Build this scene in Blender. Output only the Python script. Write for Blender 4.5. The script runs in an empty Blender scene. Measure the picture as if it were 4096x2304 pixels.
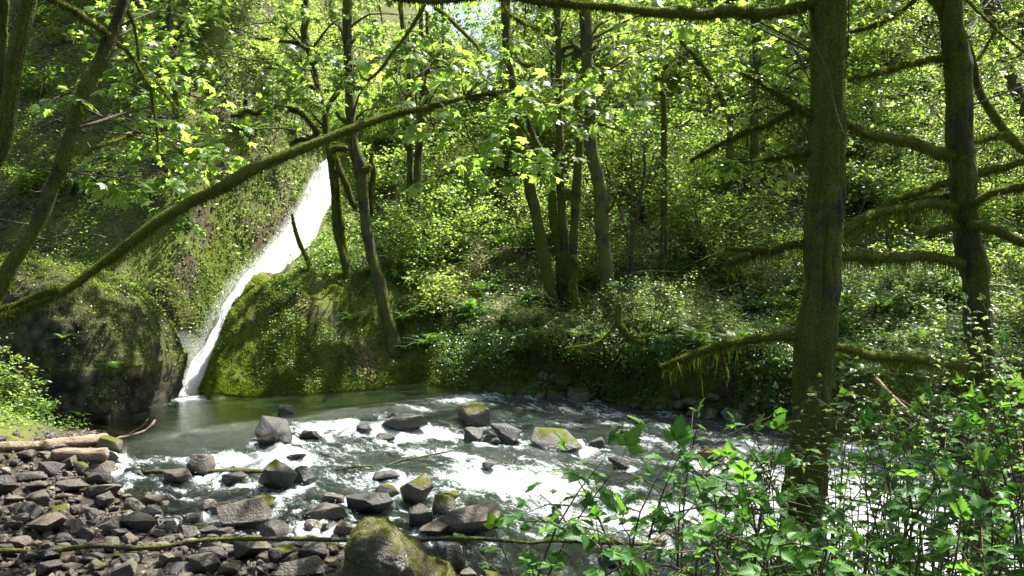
import bpy, bmesh, math, random
import numpy as np
from mathutils import Vector

rng = np.random.default_rng(11)
random.seed(11)
PI = math.pi
SC = bpy.context.scene
COL = SC.collection

# ------------------------------------------------------------------ camera
F, EYE, HOR = 800.0, 3.6, 270.0
A = math.atan((288 - HOR) / F)
cam = bpy.data.cameras.new('camera')
cam.sensor_width = 36
cam.lens = 36 * F / 1024
cam.clip_start = .1
cam.clip_end = 400
co = bpy.data.objects.new('camera', cam)
COL.objects.link(co)
co.location = (0, 0, EYE)
co.rotation_euler = (PI / 2 - A, 0, 0)
SC.camera = co
UPV = np.array([0, math.sin(A), math.cos(A)])
FW = np.array([0, math.cos(A), -math.sin(A)])
CAM = np.array([0, 0, EYE])


def P(u, v, d):
    r = np.array([u - 512., 0, 0]) + (288 - v) * UPV + F * FW
    return CAM + r * (d / r[1])


def proj(p):
    q = np.asarray(p, float) - CAM
    z = q @ FW
    z = np.where(np.abs(z) < 1e-3, 1e-3, z)
    return 512 + F * q[..., 0] / z, 288 - F * (q @ UPV) / z, z


# ------------------------------------------------------------------ noise
def vn(p, seed=0):
    p = np.asarray(p, float)
    i = np.floor(p).astype(np.int64)
    f = p - i
    f = f * f * (3 - 2 * f)

    def h(a, b, c):
        n = (a * 374761393 + b * 668265263 + c * 1440670441 + seed * 974634777) & 0xffffffff
        n = ((n ^ (n >> 13)) * 1274126177) & 0xffffffff
        n = n ^ (n >> 16)
        return (n & 0xffff) / 32767.5 - 1
    x, y, z = i[..., 0], i[..., 1], i[..., 2]
    fx, fy, fz = f[..., 0], f[..., 1], f[..., 2]
    r = 0
    for a in (0, 1):
        for b in (0, 1):
            for c in (0, 1):
                w = (fx if a else 1 - fx) * (fy if b else 1 - fy) * (fz if c else 1 - fz)
                r = r + w * h(x + a, y + b, z + c)
    return r


def fbm(p, oct=4, seed=0, gain=.5):
    p = np.asarray(p, float)
    r, a, s = 0, 1, 0
    for o in range(oct):
        r = r + a * vn(p * 2 ** o, seed + o * 7)
        s += a
        a *= gain
    return r / s


def f2(x, y, sc, oct=4, seed=0, zz=0.):
    x, y = np.broadcast_arrays(np.asarray(x, float), np.asarray(y, float))
    return fbm(np.stack([x * sc, y * sc, np.full_like(x, zz)], -1), oct, seed)


def sstep(a, b, x):
    t = np.clip((x - a) / (b - a), 0, 1)
    return t * t * (3 - 2 * t)


# ------------------------------------------------------------------ terrain
YBX = [-40, -16, -12, -10, -9.3, -8.5, -6, -3.4, -2, .8, 3.1, 5.1, 7.3, 8.9, 10.5, 16, 40]
YBY = [22, 22, 22.5, 24.2, 23.6, 22.4, 22.9, 24.4, 24.8, 23.4, 22.9, 21.9, 20.8, 19.2, 17.8, 15, 11]
SHX = [-40, -12, -8.5, -8.1, -7.3, -6.1, -4.5, -2.8, -1.3, -.5, 1, 4, 6.2, 8, 11, 40]
SHY = [21, 19.5, 17.0, 15.7, 14.1, 12.5, 11.7, 11.5, 11.0, 10.2, 9.6, 9.4, 10.7, 9.6, 8.5, 3]
# waterfall centreline: u, v, depth, width(px)
FALL = np.array([(333, 160, 34, 11), (326, 172, 33, 18), (317, 200, 31.5, 27), (304, 226, 30, 31), (284, 254, 28.6, 34),
                 (262, 275, 27.7, 33), (243, 293, 26.9, 22), (227, 314, 26.1, 15), (218, 336, 25.5, 16), (209, 356, 25.0, 24),
                 (198, 374, 24.5, 34), (189, 391, 23.8, 26), (185, 402, 23.2, 20)], float)
FP = np.array([P(u, v, d) for u, v, d, w in FALL])
FWID = FALL[:, 3] / F * FALL[:, 2]


def water_z(x, y):
    q = (x + 5.6) * .69 - (y - 18.8) * .72
    q = q + .8 * f2(x, y, .25, 2, 5)
    z = -.042 * np.maximum(q, 0)
    for k, q0 in enumerate((.6, 3.0, 5.2, 7.8, 10.5)):
        z = z - .055 * sstep(q0 - .35, q0 + .35, q + .9 * f2(x, y, .35, 2, 20 + k))
    return z


def terrain(x, y, detail=True):
    x = np.asarray(x, float)
    y = np.asarray(y, float)
    w = water_z(x, y)
    yb = np.interp(x, YBX, YBY) + .35 * f2(x, y, .6, 2, 3)
    s = y - yb
    R = np.interp(s, [-4, -1, -.3, 0, .5, 1.4, 3, 6, 10, 16, 24, 40, 80], [-.6, -.5, -.3, .02, 1.0, 1.9, 2.5, 3.9, 6.3, 10.5, 17.5, 33, 62])
    G = np.interp(s, [-4, -1, -.3, 0, .6, 1.6, 5, 10, 15, 22, 32, 50, 80], [-.6, -.5, -.3, .02, .8, 1.3, 2.2, 3.5, 5.3, 9.5, 17, 33, 60])
    K = np.interp(s, [-4, -1, -.2, 0, .5, 1.2, 2.2, 3.3, 5, 8, 12, 18, 28, 80], [-.6, -.5, -.3, .05, .75, 1.7, 2.7, 3.3, 3.6, 5.0, 7.6, 12.5, 20, 62])
    L = np.interp(s, [-4, -1, 0, 1, 3, 6, 12, 20, 60], [-.6, -.4, .1, .8, 3.6, 8, 16, 26, 66])
    a = sstep(3, 9, x)
    z = R * (1 - a) + G * a
    b = 1 - sstep(-3.6, -1.2, x)
    z = z * (1 - b) + K * b
    z = z + w * (1 - sstep(.4, 1.6, s))
    # gully of the falls
    fy, fx, fz = FP[::-1, 1], FP[::-1, 0], FP[::-1, 2]
    cx = np.interp(y, fy, fx)
    cz = np.interp(y, fy, fz) - .22
    cz = np.where(y > 34, 7.7 + (y - 34) * .42, cz)
    cz = np.where(y < 23.2, -.5, cz)
    hw = np.interp(y, [23, 24.2, 26, 28, 33, 50], [.15, .3, .2, .5, .4, 1.0])
    dx = x - cx
    right = cz + np.maximum(dx - hw, 0) * np.interp(y, [22.5, 24.5, 27, 34], [2.2, 3.2, 1.3, .5])
    left = cz + np.maximum(-dx - hw, 0) * np.interp(y, [22, 25, 28, 40], [1.5, 2.6, 2.4, 1.6])
    g = np.where(dx > 0, np.minimum(z, right), left)
    far_left = sstep(1.5, 6, -dx)
    g = np.where(dx > 0, g, np.minimum(left, L + 2) * (1 - far_left) + L * far_left)
    on = (y > 22.4)
    z = np.where(on & (x < -1), g, np.where(x < cx - 1.0, L, z))
    # notch towards the sky
    capz = 3.6 + .22 * y + 1.6 * np.maximum(np.abs(x + .034 * y) - .6, 0)
    z = np.where(y > 36, np.minimum(z, capz), z)
    # near bank
    sh = np.interp(x, SHX, SHY) + .3 * f2(x, y, .7, 2, 9)
    t = sh - y
    near = w + np.clip(np.where(t > 0, t * .09, t * (.13 + .15 * sstep(-1, 1.5, x))), -.45, .10)
    nb = np.interp(y, [-6, 0, 3, 5, 7, 8.6, 9.6], [2.3, 1.95, 1.5, .95, .3, -.2, -.7])
    near = np.where(t > 0, np.maximum(near, nb), near)
    lb = sstep(-8.2, -11, x) * sstep(0, 1.5, t)
    near = near + lb * .75 * sstep(0, 3, t)
    z = np.maximum(z, near)
    z = np.maximum(z, w - .42)
    if detail:
        up = sstep(.1, .8, z - w)
        z = z + up * (.22 * f2(x, y, .8, 4, 31) + .10 * f2(x, y, 2.6, 3, 33))
        kn_ = sstep(-10.5, -9, x) * sstep(-2, -3.5, x) * (y < 28)
        z = z + up * kn_ * (.55 * (.26 - np.abs(f2(x * 1.5, y * .7, 1.1, 3, 37))) + .10 * f2(x, y, 4, 2, 38))
        z = z + (1 - up) * .05 * f2(x, y, 2.2, 3, 35)
    return z


def ground(x, y):
    return float(terrain(np.array([x]), np.array([y]))[0])


DD = np.arange(3, 70, .04)


def hit(u, v, water=True):
    r = P(u, v, 1.) - CAM
    d0, d1 = 3., 70.
    for m in (140, 14):
        dd = np.linspace(d0, d1, m)
        p = CAM + dd[:, None] * r
        h = terrain(p[:, 0], p[:, 1])
        if water:
            h = np.maximum(h, water_z(p[:, 0], p[:, 1]))
        k = np.nonzero(p[:, 2] < h)[0]
        i = k[0] if len(k) else m - 1
        d0, d1 = dd[max(i - 1, 0)], dd[i]
    return p[i]


def warp(x, y, z):
    """the far bank overhangs the water: its lip leans out, its foot is hollowed"""
    w_ = water_z(x, y)
    sb = y - np.interp(x, YBX, YBY)
    band = sstep(-1.8, 0, x) * sstep(9, 7, x)
    return y - 1.0 * band * sstep(.7, 1.7, z - w_) * sstep(4.5, 1.2, sb) * (1 + .3 * f2(x, y, .8, 2, 71)) + .35 * band * sstep(-.2, .4, sb) * sstep(1.2, .3, z - w_)


# sun
AZ, EL = math.radians(47), math.radians(60)
SUN = np.array([math.sin(AZ) * math.cos(EL), math.cos(AZ) * math.cos(EL), math.sin(EL)])

# ------------------------------------------------------------------ mesh helpers


def mk(name, verts, faces, mat, parent=None, attrs=None, smooth=True, origin=None, link=True):
    """faces: list of (M,k) int arrays"""
    verts = np.asarray(verts, np.float32)
    if origin is None:
        origin = np.zeros(3)
        q = parent
        while q is not None:
            origin = origin + np.array(q.location)
            q = q.parent
    verts = verts - np.asarray(origin, np.float32)
    me = bpy.data.meshes.new(name)
    if not isinstance(faces, (list, tuple)):
        faces = [faces]
    faces = [np.asarray(f, np.int32) for f in faces if len(f)]
    me.vertices.add(len(verts))
    me.vertices.foreach_set('co', verts.ravel())
    li = np.concatenate([f.ravel() for f in faces])
    sz = np.concatenate([np.full(len(f), f.shape[1], np.int32) for f in faces])
    me.loops.add(len(li))
    me.loops.foreach_set('vertex_index', li)
    me.polygons.add(len(sz))
    st = np.concatenate([[0], np.cumsum(sz)[:-1]]).astype(np.int32)
    me.polygons.foreach_set('loop_start', st)
    me.polygons.foreach_set('loop_total', sz)
    me.polygons.foreach_set('use_smooth', np.full(len(sz), smooth))
    me.update(calc_edges=True)
    for k, a in (attrs or {}).items():
        at = me.attributes.new(k, 'FLOAT', 'POINT')
        at.data.foreach_set('value', np.asarray(a, np.float32))
    if mat is not None:
        for m in (mat if isinstance(mat, list) else [mat]):
            me.materials.append(m)
    o = bpy.data.objects.new(name, me)
    if link:
        COL.objects.link(o)
    if parent is not None:
        o.parent = parent
    else:
        o.location = origin
    return o


def tag(o, label=None, cat=None, group=None, kind=None):
    if label:
        o['label'] = label
    if cat:
        o['category'] = cat
    if group:
        o['group'] = group
    if kind:
        o['kind'] = kind
    return o


def thing(name, label, cat, loc=(0, 0, 0), group=None):
    o = bpy.data.objects.new(name, None)
    o.empty_display_size = .2
    COL.objects.link(o)
    o.location = [float(c) for c in loc]
    return tag(o, label, cat, group)


def copy_tree(r, loc, rz=0, sc=1., label=None, group=None):
    c = r.copy()
    COL.objects.link(c)
    c.location = [float(q) for q in loc]
    c.rotation_euler = (0, 0, rz)
    c.scale = (sc, sc, sc) if np.isscalar(sc) else sc
    if label:
        c['label'] = label
    if group:
        c['group'] = group
    for ch in list(r.children):
        k = ch.copy()
        COL.objects.link(k)
        k.parent = c
    return c


class Acc:
    def __init__(s):
        s.v, s.f, s.n, s.a = [], {}, 0, {}

    def add(s, v, fs, **at):
        v = np.asarray(v, np.float32)
        s.v.append(v)
        if not isinstance(fs, (list, tuple)):
            fs = [fs]
        for f in fs:
            f = np.asarray(f)
            s.f.setdefault(f.shape[1], []).append(f + s.n)
        s.n += len(v)
        for k, x in at.items():
            s.a.setdefault(k, []).append(np.broadcast_to(np.asarray(x, np.float32), (len(v),)))

    def make(s, name, mat, parent=None, **kw):
        if not s.v:
            return None
        return mk(name, np.concatenate(s.v), [np.concatenate(x) for x in s.f.values()], mat, parent,
                  {k: np.concatenate(x) for k, x in s.a.items()}, **kw)


def make_crown(name, al, rest, mats, parent):
    """leaves plus the twigs that carry them, one mesh"""
    A = Acc()
    cnt = []
    for acc in [al] + rest:
        if not acc.v:
            cnt.append({})
            continue
        V = np.concatenate(acc.v)
        A.add(V, [np.concatenate(x) for x in acc.f.values()], rnd=np.concatenate(acc.a['rnd']) if 'rnd' in acc.a and sum(map(len, acc.a['rnd'])) == len(V) else 0.)
        cnt.append({k: sum(len(y) for y in x) for k, x in acc.f.items()})
    if not A.v:
        return None
    o = A.make(name, mats, parent)
    idx = []
    for k in A.f:
        for i, d in enumerate(cnt):
            if k in d:
                idx.append(np.full(d[k], 0 if i == 0 else 1, np.int32))
    o.data.polygons.foreach_set('material_index', np.concatenate(idx))
    return o


def smooth_path(pts, rad, step):
    pts = np.asarray(pts, float)
    rad = np.asarray(rad, float)
    n = len(pts)
    if n < 2:
        return pts, rad
    e = np.vstack([2 * pts[0] - pts[1], pts, 2 * pts[-1] - pts[-2]])
    op, orr = [], []
    for i in range(n - 1):
        p0, p1, p2, p3 = e[i], e[i + 1], e[i + 2], e[i + 3]
        m = max(1, int(np.linalg.norm(p2 - p1) / step))
        t = (np.arange(m) / m)[:, None]
        op.append(.5 * (2 * p1 + (p2 - p0) * t + (2 * p0 - 5 * p1 + 4 * p2 - p3) * t ** 2 + (3 * p1 - p0 - 3 * p2 + p3) * t ** 3))
        orr.append(rad[i] + (rad[i + 1] - rad[i]) * t[:, 0])
    op.append(pts[-1:])
    orr.append(rad[-1:])
    return np.vstack(op), np.concatenate(orr)


def frames(p):
    t = np.gradient(p, axis=0)
    t /= np.maximum(np.linalg.norm(t, axis=1)[:, None], 1e-9)
    ref = np.array([0, 1., 0]) if abs(t[0, 1]) < .8 else np.array([1., 0, 0])
    a = np.zeros_like(p)
    b = np.zeros_like(p)
    r = ref
    for i in range(len(p)):
        x = r - t[i] * (r @ t[i])
        x /= max(np.linalg.norm(x), 1e-9)
        a[i] = x
        b[i] = np.cross(t[i], x)
        r = x
    return t, a, b


def tube(acc, pts, rad, seg=10, step=.15, lump=.12, freq=3., seed=0, cap=True, ridge=0., **at):
    p, r = smooth_path(pts, rad, step)
    t, a, b = frames(p)
    th = np.arange(seg) / seg * 2 * PI
    d = a[:, None] * np.cos(th)[None, :, None] + b[:, None] * np.sin(th)[None, :, None]
    v = p[:, None] + d * r[:, None, None]
    if lump:
        n = fbm(v * freq, 3, seed)
        if ridge:
            n = n + ridge / lump * (.3 - np.abs(fbm(np.stack([d[..., 0] * 4.2, d[..., 1] * 4.2, v[..., 2] * 1.1 + d[..., 2]], -1), 3, seed + 5))) * 2
        v = p[:, None] + d * (r[:, None] * (1 + lump * 1.6 * n))[:, :, None]
    m = len(p)
    i = np.arange(m - 1)[:, None] * seg
    j = np.arange(seg)[None]
    f = np.stack([i + j, i + (j + 1) % seg, i + seg + (j + 1) % seg, i + seg + j], -1).reshape(-1, 4)
    V = v.reshape(-1, 3)
    fs = [f]
    if cap:
        V = np.vstack([V, p[0] - t[0] * r[0] * .3, p[-1] + t[-1] * r[-1] * .5])
        k = np.arange(seg)
        fs.append(np.stack([(k + 1) % seg, k, np.full(seg, m * seg)], -1))
        o = (m - 1) * seg
        fs.append(np.stack([o + k, o + (k + 1) % seg, np.full(seg, m * seg + 1)], -1))
    acc.add(V, fs, **at)
    return p, r, (t, a, b)


def fuzz(acc, pts, rad, n, ln, hang=0, hln=.1, wd=.008, step=.1):
    """moss hairs along a limb plus hanging strands"""
    p, r = smooth_path(pts, rad, step)
    t, a, b = frames(p)
    seg = np.linalg.norm(np.diff(p, axis=0), axis=1)
    w = seg * (r[:-1] + .02)
    i = rng.choice(len(seg), n, p=w / w.sum())
    fr = rng.random(n)[:, None]
    c = p[i] * (1 - fr) + p[i + 1] * fr
    th = rng.random(n) * 2 * PI
    d = a[i] * np.cos(th)[:, None] + b[i] * np.sin(th)[:, None]
    base = c + d * (r[i] * .96)[:, None]
    dr = d + rng.normal(0, .45, (n, 3)) + np.array([0, 0, -.25])
    dr /= np.linalg.norm(dr, axis=1)[:, None]
    l = ln * rng.uniform(.5, 1.4, n)[:, None]
    if hang:
        k = rng.random(n) < hang
        k &= d[:, 2] < .3
        dr[k] = np.array([0, 0, -1]) + rng.normal(0, .16, (k.sum(), 3))
        l[k] = (hln * rng.exponential(.6, k.sum()) + .02)[:, None]
    sd = np.cross(dr, rng.normal(0, 1, (n, 3)))
    sd /= np.linalg.norm(sd, axis=1)[:, None]
    wv = wd * rng.uniform(.6, 1.4, n)[:, None]
    V = np.stack([base - sd * wv, base + sd * wv, base + dr * l + sd * wv * .2, base + dr * l - sd * wv * .2], 1).reshape(-1, 3)
    f = np.arange(n * 4).reshape(-1, 4)
    acc.add(V, f, rnd=np.repeat(rng.random(n), 4))


# ------------------------------------------------------------------ leaf templates
def fan(outline, zc=.05):
    o = np.array([(x, y, z) for x, y, z in outline], float)
    c = np.array([[0, .32, zc]])
    n = len(o)
    k = np.arange(n)
    return np.vstack([c, o]), [np.stack([np.zeros(n, int), 1 + k, 1 + (k + 1) % n], -1)]


def _maple():
    r = [(.0, .02, 0), (.18, -.06, -.02), (.36, -.02, -.06), (.50, .10, -.12), (.36, .20, -.05), (.30, .30, -.01), (.48, .42, -.06), (.68, .62, -.16),
         (.44, .62, -.08), (.20, .52, 0), (.27, .74, -.08), (.14, .80, -.09), (0, 1.02, -.18)]
    l = [(-x, y, z) for x, y, z in r[1:-1]][::-1]
    return fan(r + l)


MAPLE = _maple()
OVATE = (np.array([(0, 0, 0), (.22, .2, .05), (.30, .48, .04), (.18, .78, 0), (0, 1, -.08), (-.18, .78, 0), (-.30, .48, .04), (-.22, .2, .05), (0, .5, -.03)], float),
         [np.array([(0, 1, 8), (1, 2, 8), (2, 3, 8), (3, 4, 8), (4, 5, 8), (5, 6, 8), (6, 7, 8), (7, 0, 8)])])
DIAM = (np.array([(0, 0, 0), (.34, .42, .06), (0, 1, -.05), (-.34, .42, .06)], float), [np.array([(0, 1, 2), (0, 2, 3)])])
STAR = (np.array([(0, 0, 0), (.45, .08, -.05), (.28, .35, .03), (.6, .6, -.1), (.2, .6, 0), (0, 1, -.12), (-.2, .6, 0), (-.6, .6, -.1), (-.28, .35, .03), (-.45, .08, -.05)], float),
        [np.array([(0, 1, 2), (0, 2, 8), (0, 8, 9), (2, 3, 4), (8, 6, 7), (2, 4, 8), (4, 6, 8), (4, 5, 6)])])


def nrm(a):
    return a / np.maximum(np.linalg.norm(a, axis=-1, keepdims=True), 1e-9)


def leaves(acc, tmpl, pos, size, dirs, normals, rnd=None):
    """one leaf at each pos: tip along dirs, face along normals"""
    V, fs = tmpl
    n = len(pos)
    t = nrm(dirs)
    z = normals - t * np.sum(normals * t, -1, keepdims=True)
    z = nrm(z)
    b = np.cross(t, z)
    size = np.broadcast_to(size, (n,))[:, None, None]
    W = pos[:, None] + size * (V[None, :, 0:1] * b[:, None] + V[None, :, 1:2] * t[:, None] + V[None, :, 2:3] * z[:, None])
    m = len(V)
    off = (np.arange(n) * m)[:, None, None]
    FS = [(f[None] + off).reshape(-1, f.shape[1]) for f in fs]
    rnd = rng.random(n) if rnd is None else rnd
    acc.add(W.reshape(-1, 3), FS, rnd=np.repeat(rnd, m))


# keep leaves out of the falls' opening, the patch of sky and the sun's gaps
FALLPOLY = np.array([(326, 160), (340, 166), (338, 195), (330, 215), (313, 240), (292, 268), (270, 284), (246, 299), (230, 318), (220, 335), (213, 355),
                     (208, 370), (198, 388), (186, 404), (178, 398), (184, 375), (196, 345), (214, 315), (236, 285), (256, 262), (278, 230), (296, 200), (306, 178)], float)


def inpoly(u, v, poly):
    c = np.zeros(u.shape, bool)
    n = len(poly)
    for i in range(n):
        x1, y1 = poly[i]
        x2, y2 = poly[(i + 1) % n]
        k = ((y1 > v) != (y2 > v)) & (u < (x2 - x1) * (v - y1) / (y2 - y1 + 1e-9) + x1)
        c ^= k
    return c


# sun gaps: ground ellipses (centre x, y, z, rx, ry, strength)
HOLES = []


def hole(u, v, rx, ry, s=.9, pt=None):
    p = hit(u, v) if pt is None else pt
    HOLES.append((p[0], p[1], p[2], rx, ry, s))


def keep(p, fallp=.03, sun=True):
    u, v, z = proj(p)
    k = np.ones(len(p), bool)
    q = rng.random(len(p))
    inf = inpoly(u, v, FALLPOLY) & (p[:, 1] < 34)
    k &= ~(inf & (q > fallp))
    sky = (((u - 483) / 11) ** 2 + ((v - 8) / 17) ** 2 < 1)
    k &= ~(sky & (q > .12) & (z > 11))
    if sun:
        q = rng.random(len(p))
        nz = 1 + .5 * vn(p * .9, 77)
        for x, y, zz, rx, ry, s in HOLES:
            t = (p[:, 2] - zz) / SUN[2]
            gx = p[:, 0] - SUN[0] * t - x
            gy = p[:, 1] - SUN[1] * t - y
            r = (gx / rx) ** 2 + (gy / ry) ** 2
            k &= ~((t > 1.2) & (r < nz) & (q < s))
    return k


# ------------------------------------------------------------------ materials
def N(nt, kind, **kw):
    n = nt.nodes.new(kind)
    for k, v in kw.items():
        if k in ('inp',):
            for a, b in v.items():
                n.inputs[a].default_value = b
        else:
            setattr(n, k, v)
    return n


def newmat(name):
    m = bpy.data.materials.new(name)
    m.use_nodes = True
    nt = m.node_tree
    nt.nodes.clear()
    out = nt.nodes.new('ShaderNodeOutputMaterial')
    return m, nt, out


def ramp(nt, src, stops, interp='LINEAR'):
    r = nt.nodes.new('ShaderNodeValToRGB')
    r.color_ramp.interpolation = interp
    e = r.color_ramp.elements
    while len(e) < len(stops):
        e.new(.5)
    for x, (p, c) in zip(e, stops):
        x.position = p
        x.color = (*c, 1) if len(c) == 3 else c
    nt.links.new(src, r.inputs[0])
    return r.outputs[0]


def mixc(nt, fac, a, b, mode='MIX'):
    m = nt.nodes.new('ShaderNodeMix')
    m.data_type = 'RGBA'
    m.blend_type = mode
    for i, s in ((0, fac), (6, a), (7, b)):
        if hasattr(s, 'links'):
            nt.links.new(s, m.inputs[i])
        elif i == 0:
            m.inputs[0].default_value = s
        else:
            m.inputs[i].default_value = (*s, 1)
    return m.outputs[2]


def noise(nt, scale, detail=4, rough=.55, vec=None, out=0, dist=0):
    n = nt.nodes.new('ShaderNodeTexNoise')
    n.inputs['Scale'].default_value = scale
    n.inputs['Detail'].default_value = detail
    n.inputs['Roughness'].default_value = rough
    n.inputs['Distortion'].default_value = dist
    if vec is not None:
        nt.links.new(vec, n.inputs['Vector'])
    return n.outputs[out]


def math_(nt, op, a, b=None, clamp=False):
    m = nt.nodes.new('ShaderNodeMath')
    m.operation = op
    m.use_clamp = clamp
    for i, s in ((0, a), (1, b)):
        if s is None:
            continue
        if hasattr(s, 'links'):
            nt.links.new(s, m.inputs[i])
        else:
            m.inputs[i].default_value = s
    return m.outputs[0]


def geo(nt, o='Position'):
    return nt.nodes.new('ShaderNodeNewGeometry').outputs[o]


def mapping(nt, vec, scale):
    m = nt.nodes.new('ShaderNodeMapping')
    m.inputs['Scale'].default_value = scale
    nt.links.new(vec, m.inputs['Vector'])
    return m.outputs[0]


def bump(nt, h, st, dist=.02, nor=None):
    b = nt.nodes.new('ShaderNodeBump')
    b.inputs['Strength'].default_value = st
    b.inputs['Distance'].default_value = dist
    nt.links.new(h, b.inputs['Height'])
    if nor is not None:
        nt.links.new(nor, b.inputs['Normal'])
    return b.outputs[0]


def princ(nt, col, rough, nor=None, spec=.5, **kw):
    p = nt.nodes.new('ShaderNodeBsdfPrincipled')
    for k, s in (('Base Color', col), ('Roughness', rough), ('Specular IOR Level', spec)):
        if hasattr(s, 'links'):
            nt.links.new(s, p.inputs[k])
        else:
            p.inputs[k].default_value = (*s, 1) if isinstance(s, tuple) else s
    if nor is not None:
        nt.links.new(nor, p.inputs['Normal'])
    return p.outputs[0]


def mixs(nt, fac, a, b):
    m = nt.nodes.new('ShaderNodeMixShader')
    if hasattr(fac, 'links'):
        nt.links.new(fac, m.inputs[0])
    else:
        m.inputs[0].default_value = fac
    nt.links.new(a, m.inputs[1])
    nt.links.new(b, m.inputs[2])
    return m.outputs[0]


def attr(nt, name):
    a = nt.nodes.new('ShaderNodeAttribute')
    a.attribute_name = name
    return a.outputs['Fac']


def leafmat(name, dark, light, tdark, tlight, tr=.45, rough=.38, spec=.5):
    m, nt, out = newmat(name)
    r = attr(nt, 'rnd')
    oi = nt.nodes.new('ShaderNodeObjectInfo').outputs['Random']
    r = math_(nt, 'ADD', math_(nt, 'MULTIPLY', r, .75), math_(nt, 'MULTIPLY', oi, .25))
    c = ramp(nt, r, [(.0, dark), (.85, light), (1, tuple(x * 1.25 for x in light))])
    t = ramp(nt, r, [(.0, tdark), (1, tlight)])
    p = princ(nt, c, rough, spec=spec)
    tb = nt.nodes.new('ShaderNodeBsdfTranslucent')
    nt.links.new(t, tb.inputs[0])
    nt.links.new(mixs(nt, tr, p, tb.outputs[0]), out.inputs[0])
    return m


M = {}
M['maple'] = leafmat('maple_leaf', (.035, .085, .016), (.08, .16, .028), (.18, .35, .035), (.44, .59, .09), .58, .40, .4)
M['leaf_bright'] = leafmat('light_leaf', (.045, .10, .02), (.10, .185, .035), (.22, .37, .04), (.50, .61, .11), .56, .38)
M['leaf_dark'] = leafmat('dark_leaf', (.03, .075, .012), (.065, .14, .018), (.12, .28, .02), (.28, .48, .03), .48, .36)
M['leaf_blue'] = leafmat('cool_leaf', (.035, .08, .024), (.07, .135, .038), (.15, .28, .04), (.34, .46, .09), .46, .35)
M['herb'] = leafmat('herb_leaf', (.035, .075, .012), (.085, .14, .02), (.16, .30, .02), (.34, .48, .05), .42, .4)
M['fern'] = leafmat('fern_leaf', (.025, .07, .012), (.06, .13, .02), (.10, .26, .02), (.26, .44, .04), .4, .42)
M['salmon'] = leafmat('salmonberry_leaf', (.02, .075, .012), (.05, .14, .018), (.06, .21, .02), (.19, .35, .03), .5, .5, .2)
M['straw'] = leafmat('dead_leaf', (.12, .08, .04), (.34, .25, .14), (.10, .07, .03), (.25, .18, .08), .25, .6, .3)
M['mossfuzz'] = leafmat('moss_hair', (.035, .048, .005), (.10, .12, .010), (.09, .12, .008), (.24, .27, .014), .35, .7, .2)
M['moss_sunlit'] = leafmat('moss_sunlit_tint', (.06, .09, .006), (.15, .20, .012), (.12, .20, .01), (.34, .44, .02), .35, .7, .2)  # moss colour lightened to stand in for sunlight on the knoll
M['mossbright'] = leafmat('bright_moss_hair', (.035, .046, .005), (.095, .11, .009), (.08, .10, .008), (.20, .22, .014), .35, .7, .2)


def barkmat(name, c0, c1, moss0, moss1, lo, hi, vs=(9, 9, 1.6), sc=1.):
    m, nt, out = newmat(name)
    pos = geo(nt)
    st = noise(nt, 1.0 * sc, 6, .65, mapping(nt, pos, vs), dist=.6)
    fine = noise(nt, 38, 4, .6, pos)
    big = noise(nt, 1.7, 5, .65, pos)
    bark = ramp(nt, st, [(.32, c0), (.68, c1)])
    lich = ramp(nt, noise(nt, 6, 5, .6, pos), [(.62, (0, 0, 0)), (.70, (1, 1, 1))])
    bark = mixc(nt, math_(nt, 'MULTIPLY', lich, .35), bark, (.22, .23, .19))
    mo = ramp(nt, fine, [(.3, moss0), (.75, moss1)])
    k = ramp(nt, big, [(lo, (0, 0, 0)), (hi, (1, 1, 1))])
    c = mixc(nt, k, bark, mo)
    h = math_(nt, 'ADD', math_(nt, 'MULTIPLY', st, 1.), math_(nt, 'MULTIPLY', fine, .45))
    p = princ(nt, c, .9, bump(nt, h, 1., .09), .25)
    nt.links.new(p, out.inputs[0])
    return m


M['bark'] = barkmat('bark_brown', (.016, .013, .008), (.085, .072, .045), (.045, .055, .008), (.12, .13, .016), .42, .56)
M['bark_mossy'] = barkmat('bark_mossy', (.012, .010, .005), (.055, .046, .022), (.028, .040, .004), (.10, .12, .010), .38, .50)
M['moss_limb'] = barkmat('moss_limb', (.03, .025, .012), (.07, .06, .03), (.04, .05, .006), (.13, .14, .016), .22, .36)
M['twig'] = barkmat('twig', (.04, .03, .02), (.12, .09, .06), (.06, .07, .01), (.1, .11, .02), .6, .8)
M['pale_wood'] = barkmat('pale_wood', (.12, .08, .05), (.36, .27, .19), (.06, .07, .01), (.12, .14, .02), .66, .8, (2, 12, 12))
M['cane'] = barkmat('cane', (.035, .025, .012), (.10, .065, .035), (.05, .09, .02), (.09, .14, .03), .5, .7)


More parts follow.
